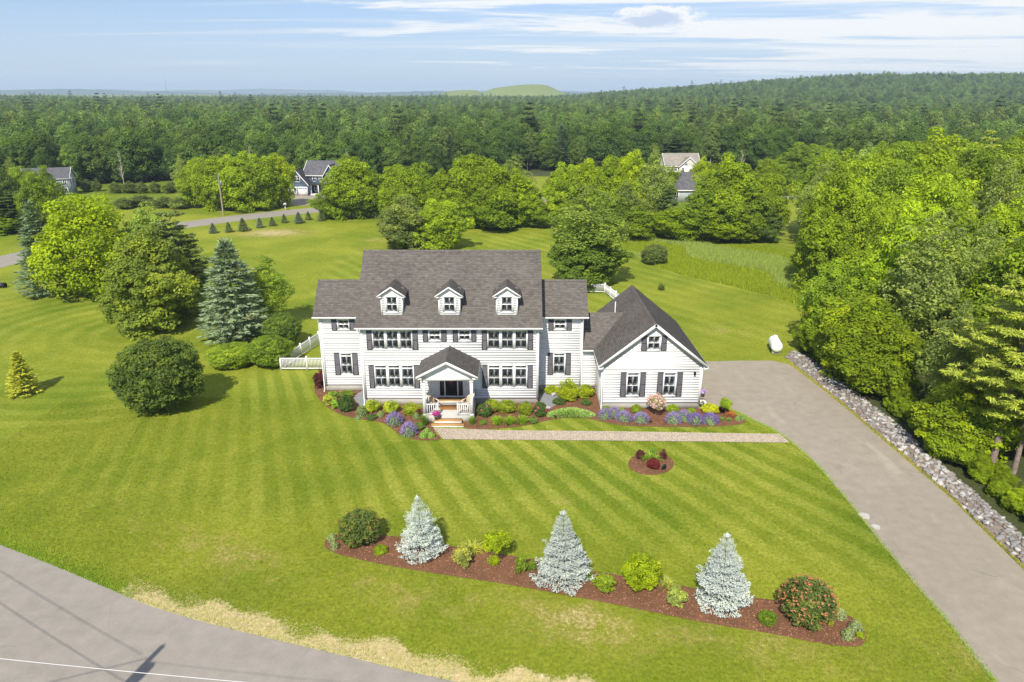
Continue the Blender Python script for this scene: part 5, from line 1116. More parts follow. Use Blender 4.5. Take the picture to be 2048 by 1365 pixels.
# garage bed
for x, y, w, h, lab in ((1212, 826, 18, 14, 'small lime shrub at the garage corner behind the catmint'), (1241, 827, 14, 12, 'tiny lime shrub between two catmints by the garage'), (1272, 829, 22, 20, 'lime globe shrub under the garage window next to the corner bed'), (1345, 831, 26, 22, 'lime globe shrub beside the pink flowering tree'), (1382, 831, 18, 14, 'small lime shrub at the garage front behind violet catmint')): P1('ball', lab, x, y, w, h, (0.135, 0.19, 0.012))
for x, y, w in ((1210, 842, 34), (1228, 839, 30), (1247, 847, 36), (1281, 850, 38)): PC('lavender catmint in the row between juniper and pink tree', x, y, w, 30, 'catmint row left of the pink tree')
for x, y, w in ((1345, 851, 36), (1366, 846, 32)): PC('pale lavender catmint right of the pink tree', x, y, w, 32, 'catmint pair right of the pink tree')
for x, y, w in ((1390, 853, 36), (1419, 853, 38)): PC('deep violet catmint in front of the golden mound', x, y, w, 32, 'violet catmints', (0.135, 0.095, 0.28))
def pink_tree():
    b = MB(); b.tube([(0, 0, -.05), (.02, .01, .5), (0, 0, 1.0)], [.035, .03, .02], 6)
    for k in range(7): a = k * .9; b.tube([(0, 0, .75), (.3 * math.cos(a), .3 * math.sin(a), 1.25 + .06 * k)], [.018, .006], 5)
    cr = leafy('pink', 2.0, 1.35, .75, .2, 34, .09, tries=260, egg=.1, fill=.4, tr=0, rough=.3)[0]; fl = leafy('pinkf', 2.05, 1.42, .72, .2, 52, .085, tries=260, egg=.1, fill=.6, tr=0, rough=.3)[0]; fl.materials[0] = M['petal']
    px_plant([('crown', cr), ('blossom', fl), ('trunk', b.mesh('trunk', M['bark']))], 'flowering_tree', 'small tree covered in pale pink blossom before the garage', 'tree', 1311, 836, 38, 48, 1.4, 2.05, (0.10, 0.13, 0.04), None, .15, {'trunk': (1, 1, 1), 'blossom': (0.40, 0.29, 0.265)})
pink_tree()
P1('fine', 'golden green mound between topiary and garage corner', 1419, 831, 38, 22, (0.23, 0.25, 0.012)); lollipop('lime topiary ball on a slim stem beside the driveway', 1449, 837, 26, 41, (0.14, 0.2, 0.012), 'topiary_tree'); P1('open', 'dark burgundy shrub behind the topiary stem', 1443, 829, 22, 16, C['burg'])
P1('open', 'orange leaved heuchera beside the topiary stem', 1460, 837, 20, 14, (0.20, 0.085, 0.03), 'heuchera', 'plant')
for x, y, lab in ((1443, 843, 'small green plant at the foot of the topiary'), (1457, 844, 'small green plant in front of the orange heuchera')): P1('open', lab, x, y, 11, 8, (0.10, 0.17, 0.03), 'seedling', 'plant')
for x, y in ((1475, 844), (1486, 842)): PS('green sedum clump at the driveway tip of the garage bed', x, y, 14, 11, (0.12, 0.19, 0.07))
def potted(name, label, loc, s, fcol, leafc, hang=False):
    E = empty(name, loc, 0, s); tag(E, label, 'flower pot'); b = MB(); b.lathe((0, 0, 0), [(0, 0), (.13, 0), (.19, .30), (.205, .30), (.205, .34), (.17, .34), (.16, .28), (0, .28)], 14); ob('pot', b.mesh('pot', M['pot'], False), E)
    f = ob('foliage', shrub('loose'), E, (0, 0, .26), 0, (.5, .5, .32)); f.color = leafc + (1,)
    g = ob('flowers', flowers(46, 1.0, .17), E, (0, 0, .27), 0, (.52, .52, .36)); g.color = fcol + (1,)
    if hang: b = MB(); b.tube([(0, 0, .34), (0, -.0, .8), (-.25, 0, .85)], .01, 5); ob('hanger', b.mesh('hanger', M['black']), E)
potted('flower_pot', 'grey pot of magenta and purple petunias on the front step', (XC - .80, 45.42, .30), 1.0, (0.30, 0.015, 0.19), (0.06, 0.10, 0.03))
potted('hanging_basket', 'basket of purple and white flowers hanging on the garage side', (GX1 + .32, 48.4, .75), .9, (0.34, 0.22, 0.5), (0.08, 0.12, 0.05), True); potted('flower_pot', 'pot of white flowers on the ground at the garage corner', (GX1 + .28, 48.1, .02), .9, (0.6, 0.6, 0.62), (0.08, 0.12, 0.05))
def wreath():
    n = 260; t = rng.uniform(0, 6.283, n); b = MB(); x = 16 * np.sin(t) ** 3 / 17 * .27; z = (13 * np.cos(t) - 5 * np.cos(2 * t) - 2 * np.cos(3 * t) - np.cos(4 * t)) / 17 * .27
    p = np.stack([x, np.zeros(n), z], 1) + rng.normal(0, .03, (n, 3)); leaves(b, p, rng.normal(0, .5, (n, 3)) + np.array([0, -1, 0]), .09, .6, rng.random(n)); o = ob('wreath', b.mesh('wreath', M['petal']), None, (XC, YF - .05 - .02, 2.15)); o.color = (0.30, 0.05, 0.06, 1); tag(o, 'red heart shaped wreath on the black front door', 'wreath')
wreath()

# ------------------------------------------------------------------ picket fence, tank, rocks, poles
def fence(P, label):
    E = empty('picket_fence', (P[0][0], P[0][1], 0)); tag(E, label, 'fence', 'white picket fence around the back yard'); inv = Matrix.Translation((-P[0][0], -P[0][1], 0))
    pk = MB(); pk.box(-.022, .022, -.012, .012, 0, 1.02); pk = pk.mesh('picket', M['vinyl'])
    pm = MB(); pm.box(-.065, .065, -.065, .065, -.05, 1.22); pm.box(-.08, .08, -.08, .08, 1.221, 1.25); pm.add([(-.07, -.07, 1.251), (.07, -.07, 1.251), (.07, .07, 1.251), (-.07, .07, 1.251), (0, 0, 1.31)], [[0, 1, 4], [1, 2, 4], [2, 3, 4], [3, 0, 4]]); pm = pm.mesh('post', M['vinyl'])
    def child(nm, me, loc, rz): o = ob(nm, me, E, loc, rz); o.matrix_parent_inverse = inv; return o
    for a, c in zip(P[:-1], P[1:]):
        a, c = np.array(a, float), np.array(c, float); d = c - a; L = np.hypot(*d); rz = math.atan2(d[1], d[0]); n = max(1, round(L / 1.9))
        for i in range(n + 1):
            if i == n and c is not P[-1] and tuple(c) != tuple(P[-1]): continue
            q = a + d * i / n; child('post', pm, (q[0], q[1], 0), rz)
        for z in (.14, 1.0):
            b = MB(); b.box(0, L, -.03, .03, z, z + .09); child('rail', b.mesh('rail', M['vinyl']), (a[0], a[1], 0), rz)
        k = int(L / .115)
        for i in range(k): q = a + d * (i + .5) / k; child('picket', pk, (q[0], q[1], .12), rz)
fence([(-15.0, 55.6), (-19.4, 55.6), (-17.9, 62.2), (-16.6, 68)], 'white picket fence joining the left wing to the back yard'); fence([(6.6, 80.5), (10.8, 80.0), (11.6, 76.5), (12.2, 72)], 'white picket fence corner behind the right wing')

def tank():
    a, c = G(1541, 700), G(1559, 712); d = c - a; L = 2.3; E = empty('propane_tank', ((a + c) / 2 + np.array([.1, .4, 0])), math.atan2(d[1], d[0]) - .35); tag(E, 'white propane tank at the end of the rock bank', 'tank')
    pr = [(0.0, -L / 2)] + [(.5 * math.sin(t), -L / 2 + .3 - .3 * math.cos(t)) for t in np.linspace(.2, 1.57, 6)] + [(.5 * math.sin(t), L / 2 - .3 + .3 * math.cos(t)) for t in np.linspace(1.57, .2, 6)] + [(0, L / 2)]
    b = MB(); b.lathe((0, 0, .72), pr, 24, axis=(1, 0, 0)); ob('body', b.mesh('body', M['tank'], True), E)
    b = MB(); b.lathe((-.35, 0, 1.18), [(.2, 0), (.2, .12), (.17, .2), (.08, .24), (0, .25)], 16); ob('dome_lid', b.mesh('dome_lid', M['tank'], True), E)
    for x in (-.7, .7): b = MB(); b.box(x - .1, x + .1, -.35, .35, 0, .27); ob('foot', b.mesh('foot', M['concrete']), E)
    for x in (-.85, .85): b = MB(); b.box(x - .05, x + .05, -.03, .03, 1.2, 1.3); ob('lifting_lug', b.mesh('lifting_lug', M['tank']), E)
tank()
RK_L = np.array([G(*p)[:2] for p in [(1570, 714), (1586, 727), (1636, 766), (1695, 814), (1795, 898), (1894, 983), (2042, 1128), (2194, 1276), (2324, 1404)]]); RK_R = np.array([G(*p)[:2] for p in [(1590, 705), (1625, 720), (1690, 768), (1770, 830), (1870, 917), (1960, 998), (2075, 1100), (2240, 1240), (2390, 1380)]])
def rocks():
    E = empty('rock_bank', (RK_L[3][0], RK_L[3][1], 0)); tag(E, 'bank of tumbled grey stones along the driveway', 'rock bank'); inv = Matrix.Translation(-Vector(E.location))
    n = len(RK_L); b = MB(); V = []
    for l, r in zip(RK_L, RK_R): V += [np.r_[l, .0], np.r_[l * .7 + r * .3, .22], np.r_[l * .3 + r * .7, .22], np.r_[r, -.05]]
    b.add(V, [[4 * i + j, 4 * i + j + 1, 4 * i + j + 5, 4 * i + j + 4] for i in range(n - 1) for j in range(3)]); o = ob('bank_core', b.mesh('bank_core', M['stone_rust']), E); o.matrix_parent_inverse = inv
    protos = []
    for k in range(10):
        me = rock_mesh(100 + k); me.materials.append(M['stone' if k < 7 else ('stone_rust' if k < 9 else 'stone_white')]); protos.append(me)
    pts = []
    for i in range(n - 1):
        m = int(np.linalg.norm(RK_L[i + 1] - RK_L[i]) * np.linalg.norm(RK_R[i] - RK_L[i]) * 17)
        for _ in range(m):
            t, s = rng.random(), rng.random(); p = (RK_L[i] * (1 - t) + RK_L[i + 1] * t) * (1 - s) + (RK_R[i] * (1 - t) + RK_R[i + 1] * t) * s; pts.append((p[0], p[1], .25 * (1 - (2 * s - 1) ** 2) + .02, rng.uniform(.18, .42)))
    pts.sort(key=lambda q: -q[3] / q[1] * (1 if q[0] / q[1] < .74 else .3)); rest = MB()
    for i, (x, y, z, s) in enumerate(pts):
        k = int(rng.integers(10)); rot = (rng.uniform(-.5, .5), rng.uniform(-.5, .5), rng.uniform(0, 6.28))
        if i < 300: q = ob('stone', protos[k], E, (x, y, z), None, s); q.rotation_euler = rot; q.matrix_parent_inverse = inv
        else:
            me = protos[k]; mt = Matrix.LocRotScale(Vector((x, y, z)), __import__('mathutils').Euler(rot), Vector((s, s, s))); V = [mt @ v.co for v in me.vertices]; rest.add(np.array(V), [list(p.vertices) for p in me.polygons], 0 if k < 7 else (1 if k < 9 else 2))
    q = ob('small_stones', rest.mesh('small_stones', [M['stone'], M['stone_rust'], M['stone_white']]), E); q['kind'] = 'stuff'; q.matrix_parent_inverse = inv
rocks()
def wire(P0, P1, sag, r=.012, label='', group=None):
    t = np.linspace(0, 1, 24)[:, None]; P = np.array(P0) * (1 - t) + np.array(P1) * t; P[:, 2] -= sag * 4 * t[:, 0] * (1 - t[:, 0]); b = MB(); b.tube(P, r, 5); tag(ob('power_line', b.mesh('power_line', M['wire'] if 'wire' in M else M['metal'])), label, 'power line', group)
M['wire'] = mat('pale_cable', (0.6, 0.6, 0.6), 0.5, 0.3)
def pole(loc, h, label, tr=True, rz=0.0, arm=True):
    E = empty('utility_pole', loc, rz); tag(E, label, 'utility pole'); b = MB(); b.tube([(0, 0, -.2), (0, 0, h)], [.17, .12], 10); ob('post', b.mesh('post', M['wood_pole']), E)
    if arm: b = MB(); b.box(-1.1, 1.1, .125, .23, h - .75, h - .63); ob('crossarm', b.mesh('crossarm', M['wood_pole']), E)
    for x in ((-1.0, 0, 1.0) if arm else (0,)): b = MB(); b.lathe((x, .17 if x else 0, h - .63 if x else h), [(.03, 0), (.05, .05), (.03, .1), (.05, .14), (0, .2)], 8); ob('insulator', b.mesh('insulator', M['trim']), E)
    if tr: b = MB(); b.lathe((.34, 0, h - 2.0), [(0, 0), (.2, 0), (.2, .75), (.16, .8), (0, .82)], 12); ob('transformer', b.mesh('transformer', M['metal']), E)
pole((-17.2, 14.1, 0), 10.2, 'wooden utility pole at the roadside whose shadow crosses the road', True, R(30), False)
p = G(447, 431); pole((p[0], p[1], 0), 7.6, 'weathered wooden utility pole standing beside the back road', True, 0.0, False)
wire((-17.2, 14.1, 9.35), (30, 11.2, 9.2), 1.0, .009, 'pale overhead cable crossing above the road')
for dx, z in ((-.5, 9.6), (0, 8.2)): wire((-17.2 + dx, 14.1 - dx * .3, z), (-62 + dx, 44, z), 1.2, .016, 'dark overhead line running along the curving road', 'overhead lines from the roadside pole')
wire((-17.2, 14.1, 9.6), (-45, 6, 9.3), .8, .02, 'overhead line crossing the road corner')
M['wire'] = M['black']; wire((p[0], p[1], 7.2), (60, 168, 7.8), 1.0, .012, 'thin overhead line following the back road')
p = G(571, 421); E = empty('mailbox', p); tag(E, 'white mailbox on a post beside the back road', 'mailbox'); b = MB(); b.box(-.06, .06, -.06, .06, -.05, 1.0); ob('post', b.mesh('post', M['vinyl']), E); b = MB(); b.box(-.22, .22, -.35, .35, 1.0, 1.22); b.tube([(0, -.35, 1.22), (0, .35, 1.22)], .22, 10); ob('box', b.mesh('box', M['vinyl']), E)
p = G(2, 577); b = MB(); b.lathe(p + np.array([-1.0, .3, .3]), [(.0, 0), (.32, 0), (.32, 1.4), (.26, 1.4), (.26, .1), (0, .1)], 14, axis=(1, 0, 0)); tag(ob('culvert_pipe', b.mesh('culvert_pipe', M['black'])), 'black culvert pipe end beside the left lawn', 'pipe')

# ------------------------------------------------------------------ neighbouring houses
def simple_house(name, label, loc, rz, blocks, m_wall, m_roof, s=1.0):
    E = empty(name, loc, rz, s); tag(E, label, 'house')
    def pt(nm, b, mm): return ob(nm, b.mesh(nm, mm), E)
    for bl in blocks:
        x0, x1, y0, y1, z1, zr, ax = bl['r']; b = MB(); b.box(x0, x1, y0, y1, -.1, z1)
        if ax == 'x': ym = (y0 + y1) / 2; b.add([(x0, y0, z1), (x0, y1, z1), (x0, ym, zr)], [[0, 1, 2]]); b.add([(x1, y0, z1), (x1, y1, z1), (x1, ym, zr)], [[0, 1, 2]])
        else: xm = (x0 + x1) / 2; b.add([(x0, y0, z1), (x1, y0, z1), (xm, y0, zr)], [[0, 1, 2]]); b.add([(x0, y1, z1), (x1, y1, z1), (xm, y1, zr)], [[0, 1, 2]])
        pt('wall', b, M[m_wall]); o_ = .35
        def rf(e0, e1, r0, r1):
            r = roof(E, e0, e1, r0, r1, M[m_roof], thick=.15, step=.4); r.matrix_parent_inverse = Matrix()
        if ax == 'x':
            k = (zr - z1) / (ym - y0); rf((x0 - o_, y0 - o_, z1 - k * o_ + .05), (x1 + o_, y0 - o_, z1 - k * o_ + .05), (x0 - o_, ym, zr + .05), (x1 + o_, ym, zr + .05)); rf((x1 + o_, y1 + o_, z1 - k * o_ + .05), (x0 - o_, y1 + o_, z1 - k * o_ + .05), (x1 + o_, ym, zr + .05), (x0 - o_, ym, zr + .05))
            b = MB(); b.box(x0 - o_, x1 + o_, y0 - o_ - .04, y0 - o_ + .02, z1 - k * o_ - .14, z1 - k * o_ + .06); pt('fascia', b, M['trim'])
            for x in (x0 - o_, x1 + o_):
                for ye in (y0 - o_, y1 + o_):
                    b = MB(); b.add([(x + d, y, z + q) for d in (-.04, .04) for (y, z), q in (((ye, z1 - k * o_), .1), ((ym, zr), .1), ((ym, zr), -.16), ((ye, z1 - k * o_), -.16))], [[0, 1, 2, 3], [7, 6, 5, 4], [0, 4, 5, 1], [3, 2, 6, 7]]); pt('rake_board', b, M['trim'])
        else:
            k = (zr - z1) / (xm - x0); rf((x0 - o_, y1, z1 - k * o_ + .05), (x0 - o_, y0 - o_, z1 - k * o_ + .05), (xm, y1, zr + .05), (xm, y0 - o_, zr + .05)); rf((x1 + o_, y0 - o_, z1 - k * o_ + .05), (x1 + o_, y1, z1 - k * o_ + .05), (xm, y0 - o_, zr + .05), (xm, y1, zr + .05))
            for xe in (x0 - o_, x1 + o_):
                b = MB(); b.add([(x, y0 - o_ + d, z + q) for d in (-.06, .0) for (x, z), q in (((xe, z1 - k * o_), .1), ((xm, zr), .1), ((xm, zr), -.2), ((xe, z1 - k * o_), -.2))], [[0, 1, 2, 3], [7, 6, 5, 4], [0, 4, 5, 1], [3, 2, 6, 7]]); pt('rake_board', b, M['trim'])
        for (cx, z0, w, h) in bl.get('win', ()):
            b = MB(); t = .13
            for q in ((cx - w / 2 - t, cx - w / 2, z0 - t, z0 + h + t), (cx + w / 2, cx + w / 2 + t, z0 - t, z0 + h + t), (cx - w / 2, cx + w / 2, z0 - t, z0), (cx - w / 2, cx + w / 2, z0 + h, z0 + h + t), (cx - w / 2, cx + w / 2, z0 + h / 2 - .03, z0 + h / 2 + .03), (cx - .03, cx + .03, z0, z0 + h)): b.box(q[0], q[1], y0 - .06, y0 - .005, q[2], q[3])
            wn = pt('window', b, M['trim']); b = MB(); b.box(cx - w / 2, cx + w / 2, y0 - .03, y0 - .004, z0, z0 + h); ob('pane', b.mesh('pane', M['far_glass']), wn)
        for (sy, z0, w, h) in bl.get('swin', ()):
            b = MB(); b.box(x1 + .005, x1 + .06, sy - w / 2 - .12, sy + w / 2 + .12, z0 - .12, z0 + h + .12); wn = pt('window', b, M['trim']); b = MB(); b.box(x1 + .061, x1 + .07, sy - w / 2, sy + w / 2, z0, z0 + h); ob('pane', b.mesh('pane', M['far_glass']), wn)
        for (cx, w, h) in bl.get('garage', ()):
            b = MB(); b.box(cx - w / 2 - .15, cx + w / 2 + .15, y0 - .05, y0 - .004, 0, h + .15); b.box(cx - w / 2, cx + w / 2, y0 - .07, y0 - .051, 0, h)
            for i in range(1, 4): b.box(cx - w / 2, cx + w / 2, y0 - .085, y0 - .071, h * i / 4 - .02, h * i / 4 + .02)
            gd = pt('garage_door', b, M['trim'])
            for i in range(4): b = MB(); xx = cx - w / 2 + (i + .5) * w / 4; b.box(xx - w / 10, xx + w / 10, y0 - .09, y0 - .072, h * .8, h * .93); ob('pane', b.mesh('pane', M['far_glass']), gd)
        for (q, mm, nm) in bl.get('extra', ()): b = MB(); b.box(*q); pt(nm, b, M[mm])
    return E
p = G(625, 391)
simple_house('navy_house', 'navy blue house with white trim and garage beyond the back road', (p[0], p[1] + .5, 0), R(-8), [
    dict(r=(-2.6, 7.2, 1.2, 9, 4.9, 7.9, 'x'), win=[(0.2, 3.3, .75, 1.2), (1.9, 3.3, .75, 1.2), (.5, .9, .8, 1.3)], extra=[((-.4, 6.5, -.6, 1.19, 2.55, 2.75), 'shingle', 'porch_roof'), ((-.3, -.1, -.5, -.3, 0, 2.55), 'trim', 'porch_post'), ((1.6, 1.8, -.5, -.3, 0, 2.55), 'trim', 'porch_post'), ((3.6, 3.8, -.5, -.3, 0, 2.55), 'trim', 'porch_post'), ((-.4, 6.5, -.6, 1.19, -.1, .3), 'trim', 'porch_floor')]),
    dict(r=(3.0, 6.2, .5, 5, 4.9, 7.3, 'y'), win=[(4.6, 3.3, 1.3, 1.25)]),
    dict(r=(-6.0, -.5, -1.5, 6, 2.9, 6.1, 'y'), win=[(-3.2, 3.4, 1.5, 1.2)], garage=[(-4.6, 2.2, 2.0), (-1.9, 2.2, 2.0)])], 'blue_siding', 'shingle_grey', .92)
p = G(1368, 382)
simple_house('cream_house', 'cream house with tan shingle roof and front gable behind the trees', (44.2, 190, 0), R(4), [dict(r=(-5.2, 6.2, 0, 8, 5.4, 8.9, 'x'), win=[(-4.2, 3.7, .8, 1.3), (-3.0, 3.7, .8, 1.3), (-1.9, 3.7, .8, 1.3)]), dict(r=(-1.0, 5.4, -1.2, 4, 5.2, 8.0, 'y'), win=[(1.2, 5.6, .6, .8), (.2, 3.4, .8, 1.2), (3.8, 3.4, .8, 1.2)])], 'tan_siding', 'shingle_tan', .8)
simple_house('grey_roofed_house', 'house with grey shingle roof half hidden by trees', (36.2, 153, 0), R(2), [dict(r=(-2.2, 4.6, 0, 7, 2.9, 6.0, 'x'), win=[(-1.2, 1, .8, 1.1), (2.6, 1, .8, 1.1)])], 'grey_siding', 'shingle_grey')
p = G(105, 398)
simple_house('grey_house', 'pale grey house with dark roof beside the dark woodland', (p[0] - 1.6, p[1] + 4, 0), R(18), [dict(r=(-8.5, 4.2, 0, 8, 5.4, 8.2, 'x'), win=[(-3, 3.3, .9, 1.4), (3.0, 3.3, .9, 1.4), (3.0, .9, .9, 1.4)], swin=[(2.0, 3.4, .9, 1.4), (4.6, 3.4, .9, 1.4), (3.2, .8, .9, 1.4)])], 'grey_siding', 'shingle_grey', .74)

# ------------------------------------------------------------------ trees and bushes of the garden and the field
put_b = lambda label, x, yb, yt, w, col, name='bush', g=None, dep=.35: px_plant([('foliage', shrub('bush'))], name, label, 'bush', x, yb, w, yb - yt, 6.4, 6, col, g, dep)
put_b('large dense dark green rounded bush on the left lawn', 333, 843, 674, 180, (0.056, 0.084, 0.015))
ms = conifer('golden_cypress', 3.2, 1.9, 22, 14, 26, .22, .34, -.15, m='needle', tr=.05, power=.7); px_plant([('crown', ms[0]), ('trunk', ms[1])], 'golden_cypress', 'small golden green conifer alone on the left lawn', 'tree', 52, 793, 62, 90, 1.9, 3.2, (0.19, 0.20, 0.02), None, .25, {'trunk': (1, 1, 1)})
tree('spruce', 'spruce_tree', 'blue grey spruce behind the lime tree in the tree island', 98, 592, 402, 112, (0.085, 0.118, 0.062), v=0, depth=.1)
tree('maple', 'maple_tree', 'broad bright lime maple in the tree island', 200, 608, 388, 192, C['lime'], v=2, depth=.3)
tree('pine', 'pine_tree', 'mid green pine with layered boughs in the tree island', 378, 648, 412, 172, (0.095, 0.125, 0.030), v=0, depth=.4)
tree('maple', 'maple_tree', 'olive green bushy tree in front of the pine', 322, 672, 462, 172, (0.114, 0.150, 0.020), v=3, depth=.2)
tree('low', 'maple_tree', 'pale green tree between lime maple and pine', 318, 590, 412, 120, (0.115, 0.16, 0.03), depth=.3)
tree('spruce', 'spruce_tree', 'full grey blue spruce nearest the picket fence', 476, 688, 476, 168, (0.108, 0.142, 0.080), v=1, depth=.2)
tree('birch', 'birch_tree', 'loose green tree behind the grey blue spruce', 545, 668, 518, 108, (0.11, 0.155, 0.018), depth=.4)
put_b('green thicket bush beside the picket fence', 568, 700, 625, 80, (0.075, 0.115, 0.02)); put_b('low bramble bush in front of the grey blue spruce', 470, 742, 690, 110, (0.115, 0.16, 0.016)); put_b('low bramble bush beside the fence corner', 545, 742, 672, 95, (0.10, 0.15, 0.016))
tree('low', 'pine_tree', 'low bushy pine behind the house ridge', 812, 502, 396, 112, (0.100, 0.128, 0.034), depth=.2); tree('maple', 'maple_tree', 'lime green tree beside the low pine behind the ridge', 882, 502, 398, 104, (0.128, 0.175, 0.010), depth=.2, v=0)
tree('birch', 'ash_tree', 'large loose green tree behind the right wing', 1175, 575, 382, 165, (0.105, 0.145, 0.024), depth=.2, v=0); tree('maple', 'ash_tree', 'dense green undergrowth tree beneath the loose tree behind the right wing', 1172, 578, 465, 150, (0.075, 0.115, 0.016), depth=.2, v=3)
put_b('grey green bush at the meadow edge', 1308, 533, 488, 56, (0.075, 0.10, 0.028)); P1('open', 'tiny conifer seedling in the back lawn', 1322, 582, 14, 14, C['dark'], 'seedling', 'plant')
for i, (x, yb, h) in enumerate(((427, 468, 22), (458, 466, 22), (487, 464, 28), (520, 457, 22), (545, 453, 19), (569, 447, 19), (598, 448, 24), (617, 441, 18), (643, 443, 20))):
    ms = SPRUCES[i % 2]; px_plant([('crown', ms[0]), ('trunk', ms[1])], 'young_spruce', 'young spruce in the row along the back road', 'tree', x, yb, h * .95, h, 5, 9, (0.11, 0.14, 0.055) if i % 3 else (0.12, 0.15, 0.10), 'young spruces along the back road', .3, {'trunk': (1, 1, 1)})
FIELD = [('birch', 372, 412, 318, 32, 'silver'), ('maple', 402, 418, 322, 62, 'maple'), ('maple', 440, 424, 316, 70, 'maple'), ('maple', 486, 426, 310, 84, 'maple'), ('maple', 528, 422, 314, 70, 'maple'), ('maple', 560, 416, 312, 56, 'lime'),
         ('maple', 704, 442, 320, 86, 'maple'), ('maple', 742, 440, 345, 66, 'mid'), ('low', 668, 440, 378, 62, 'mid'),
         ('maple', 806, 452, 334, 76, 'maple'), ('low', 845, 448, 336, 66, 'mid'), ('maple', 884, 452, 346, 66, 'maple'), ('maple', 940, 452, 314, 92, 'maple'), ('maple', 990, 460, 326, 88, 'maple'), ('birch', 1030, 452, 322, 70, 'silver'), ('maple', 1035, 458, 350, 84, 'maple'), ('low', 985, 464, 384, 92, 'mid'), ('low', 1068, 458, 398, 58, 'mid'), ('low', 930, 458, 396, 74, 'mid'),
         ('maple', 1128, 456, 330, 70, 'maple'), ('maple', 1172, 448, 322, 72, 'lime'), ('maple', 1218, 458, 316, 76, 'maple'), ('maple', 1256, 462, 306, 70, 'lime'), ('birch', 1300, 466, 302, 62, 'silver'), ('low', 1140, 474, 410, 66, 'mid'), ('low', 1225, 478, 400, 80, 'mid'), ('birch', 1250, 472, 370, 66, 'silver'), ('low', 1272, 482, 420, 80, 'mid'),
         ('pine', 1330, 470, 378, 66, 'pine'), ('low', 1345, 482, 424, 86, 'maple'), ('low', 1395, 486, 398, 90, 'mid'), ('maple', 1446, 482, 314, 104, 'maple'), ('maple', 1420, 484, 352, 90, 'mid'), ('maple', 1490, 484, 362, 96, 'mid'), ('low', 1450, 488, 420, 100, 'maple'), ('maple', 1524, 478, 352, 72, 'maple'), ('low', 1515, 486, 420, 74, 'dark'),
         ('maple', 1530, 392, 322, 56, 'maple'), ('low', 1560, 392, 336, 44, 'mid'), ('maple', 1600, 372, 290, 84, 'mid'), ('maple', 1640, 378, 296, 70, 'mid'), ('maple', 1400, 402, 320, 40, 'lime'), ('spruce', 1363, 392, 348, 22, 'dark'), ('low', 1338, 404, 340, 34, 'maple'), ('low', 1385, 400, 338, 40, 'maple'), ('low', 1320, 408, 350, 44, 'mid')]
FL = dict(maple=('maple_tree', 'bright green rounded broadleaf tree in the field clumps'), lime=('maple_tree', 'lime green rounded broadleaf tree in the field clumps'), mid=('maple_tree', 'mid green lower broadleaf tree in the field clumps'), silver=('birch_tree', 'pale slender airy tree in the field clumps'), dark=('maple_tree', 'dark green small tree in the field clumps'), pine=('pine_tree', 'bluish green pine in the field clump behind the garage'))
def clump(x): return 'in the clump beside the utility pole' if x < 600 else 'in the clump right of the navy house' if x < 780 else 'in the long clump behind the low pine' if x < 1090 else 'in the clump behind the large loose tree' if x < 1290 else 'in the clump hiding the grey roof' if x < 1527 else 'before the forest beyond the back road'
for k, x, yb, yt, w, c in FIELD: tree(k, FL[c][0], FL[c][1].replace('in the field clumps', clump(x)).replace('in the field clump behind the garage', clump(x)) if k != 'spruce' else 'slim dark spruce in front of the grey roof', x, yb, yt - 5, w * 1.2, C[c], 'trees in the field clumps', .25)
for x, yb, w in ((175, 384, 26), (195, 384, 24), (232, 388, 26), (262, 388, 40), (285, 388, 28), (312, 388, 24), (345, 388, 40), (285, 415, 60), (330, 418, 50), (250, 420, 46), (360, 420, 44)): px_plant([('foliage', MAPLES_LO[rng.integers(3)][0])], 'bush', 'dark rounded bush in the rough field beyond the road', 'bush', x, yb, w * .9, 24, 8.4, 11, (0.072, 0.098, 0.030), 'bushes in the rough field', .35)
for x, yb, yt, w, k, c in ((20, 462, 330, 80, 'low', 'dark'), (60, 458, 375, 90, 'spruce', 'dark'), (88, 468, 348, 70, 'low', 'mid'), (30, 470, 390, 110, 'pine', 'dark'), (40, 420, 318, 46, 'birch', 'silver'), (108, 440, 336, 52, 'low', 'mid'), (5, 440, 325, 60, 'low', 'mid'), (-30, 470, 340, 90, 'low', 'dark'), (62, 470, 400, 60, 'spruce', 'dark'), (10, 472, 430, 70, 'low', 'mid'), (72, 430, 350, 62, 'low', 'mid'), (94, 462, 352, 60, 'low', 'dark'), (58, 428, 336, 66, 'low', 'mid'), (86, 425, 345, 50, 'low', 'mid')):
    tree(k, 'roadside_tree', {'low': 'dark broadleaf tree in the copse before the grey house', 'spruce': 'dark spruce in the copse before the grey house', 'pine': 'dark spreading pine in the copse before the grey house', 'birch': 'pale slim birch in the copse before the grey house'}[k], x, yb, yt, w, C[c], 'copse before the grey house')

# ------------------------------------------------------------------ the wood beside the driveway
def poisson(poly, r, n, y1=1e9, edge=0.0):
    P = np.array(poly); out = []; lo, hi = P.min(0), P.max(0)
    for q in rng.uniform(lo, hi, (n, 2)):
        if q[1] < y1 and inpoly(q[:1], q[1:], P)[0] and all((q[0] - a) ** 2 + (q[1] - b_) ** 2 > r * r for a, b_ in out): out.append(q)
    return np.array(out)
def in_view(x, y, m=1.12): return y > 8 and abs(x) / y < .80 * m
wp = poisson(WOODS, 4.6, 3000, 185); WEDGE = np.vstack([RK_R, [[200, 0]]])
WL = {0: ('maple_tree', 'bright green broadleaf tree in the driveway wood'), 1: ('birch_tree', 'pale airy birch in the driveway wood'), 2: ('pine_tree', 'yellow green pine in the driveway wood'), 3: ('spruce_tree', 'dark spruce in the driveway wood'), 4: ('maple_tree', 'lime green broadleaf tree in the driveway wood'), 5: ('maple_tree', 'deep green broadleaf tree in the driveway wood')}
nw = 0; PB = G(1978, 950); PR = PB[0] / PB[1]
def hides(x, y, h): return y < PB[1] + 1.5 and PR - .10 < x / y < PR + .22 and h > 1.3
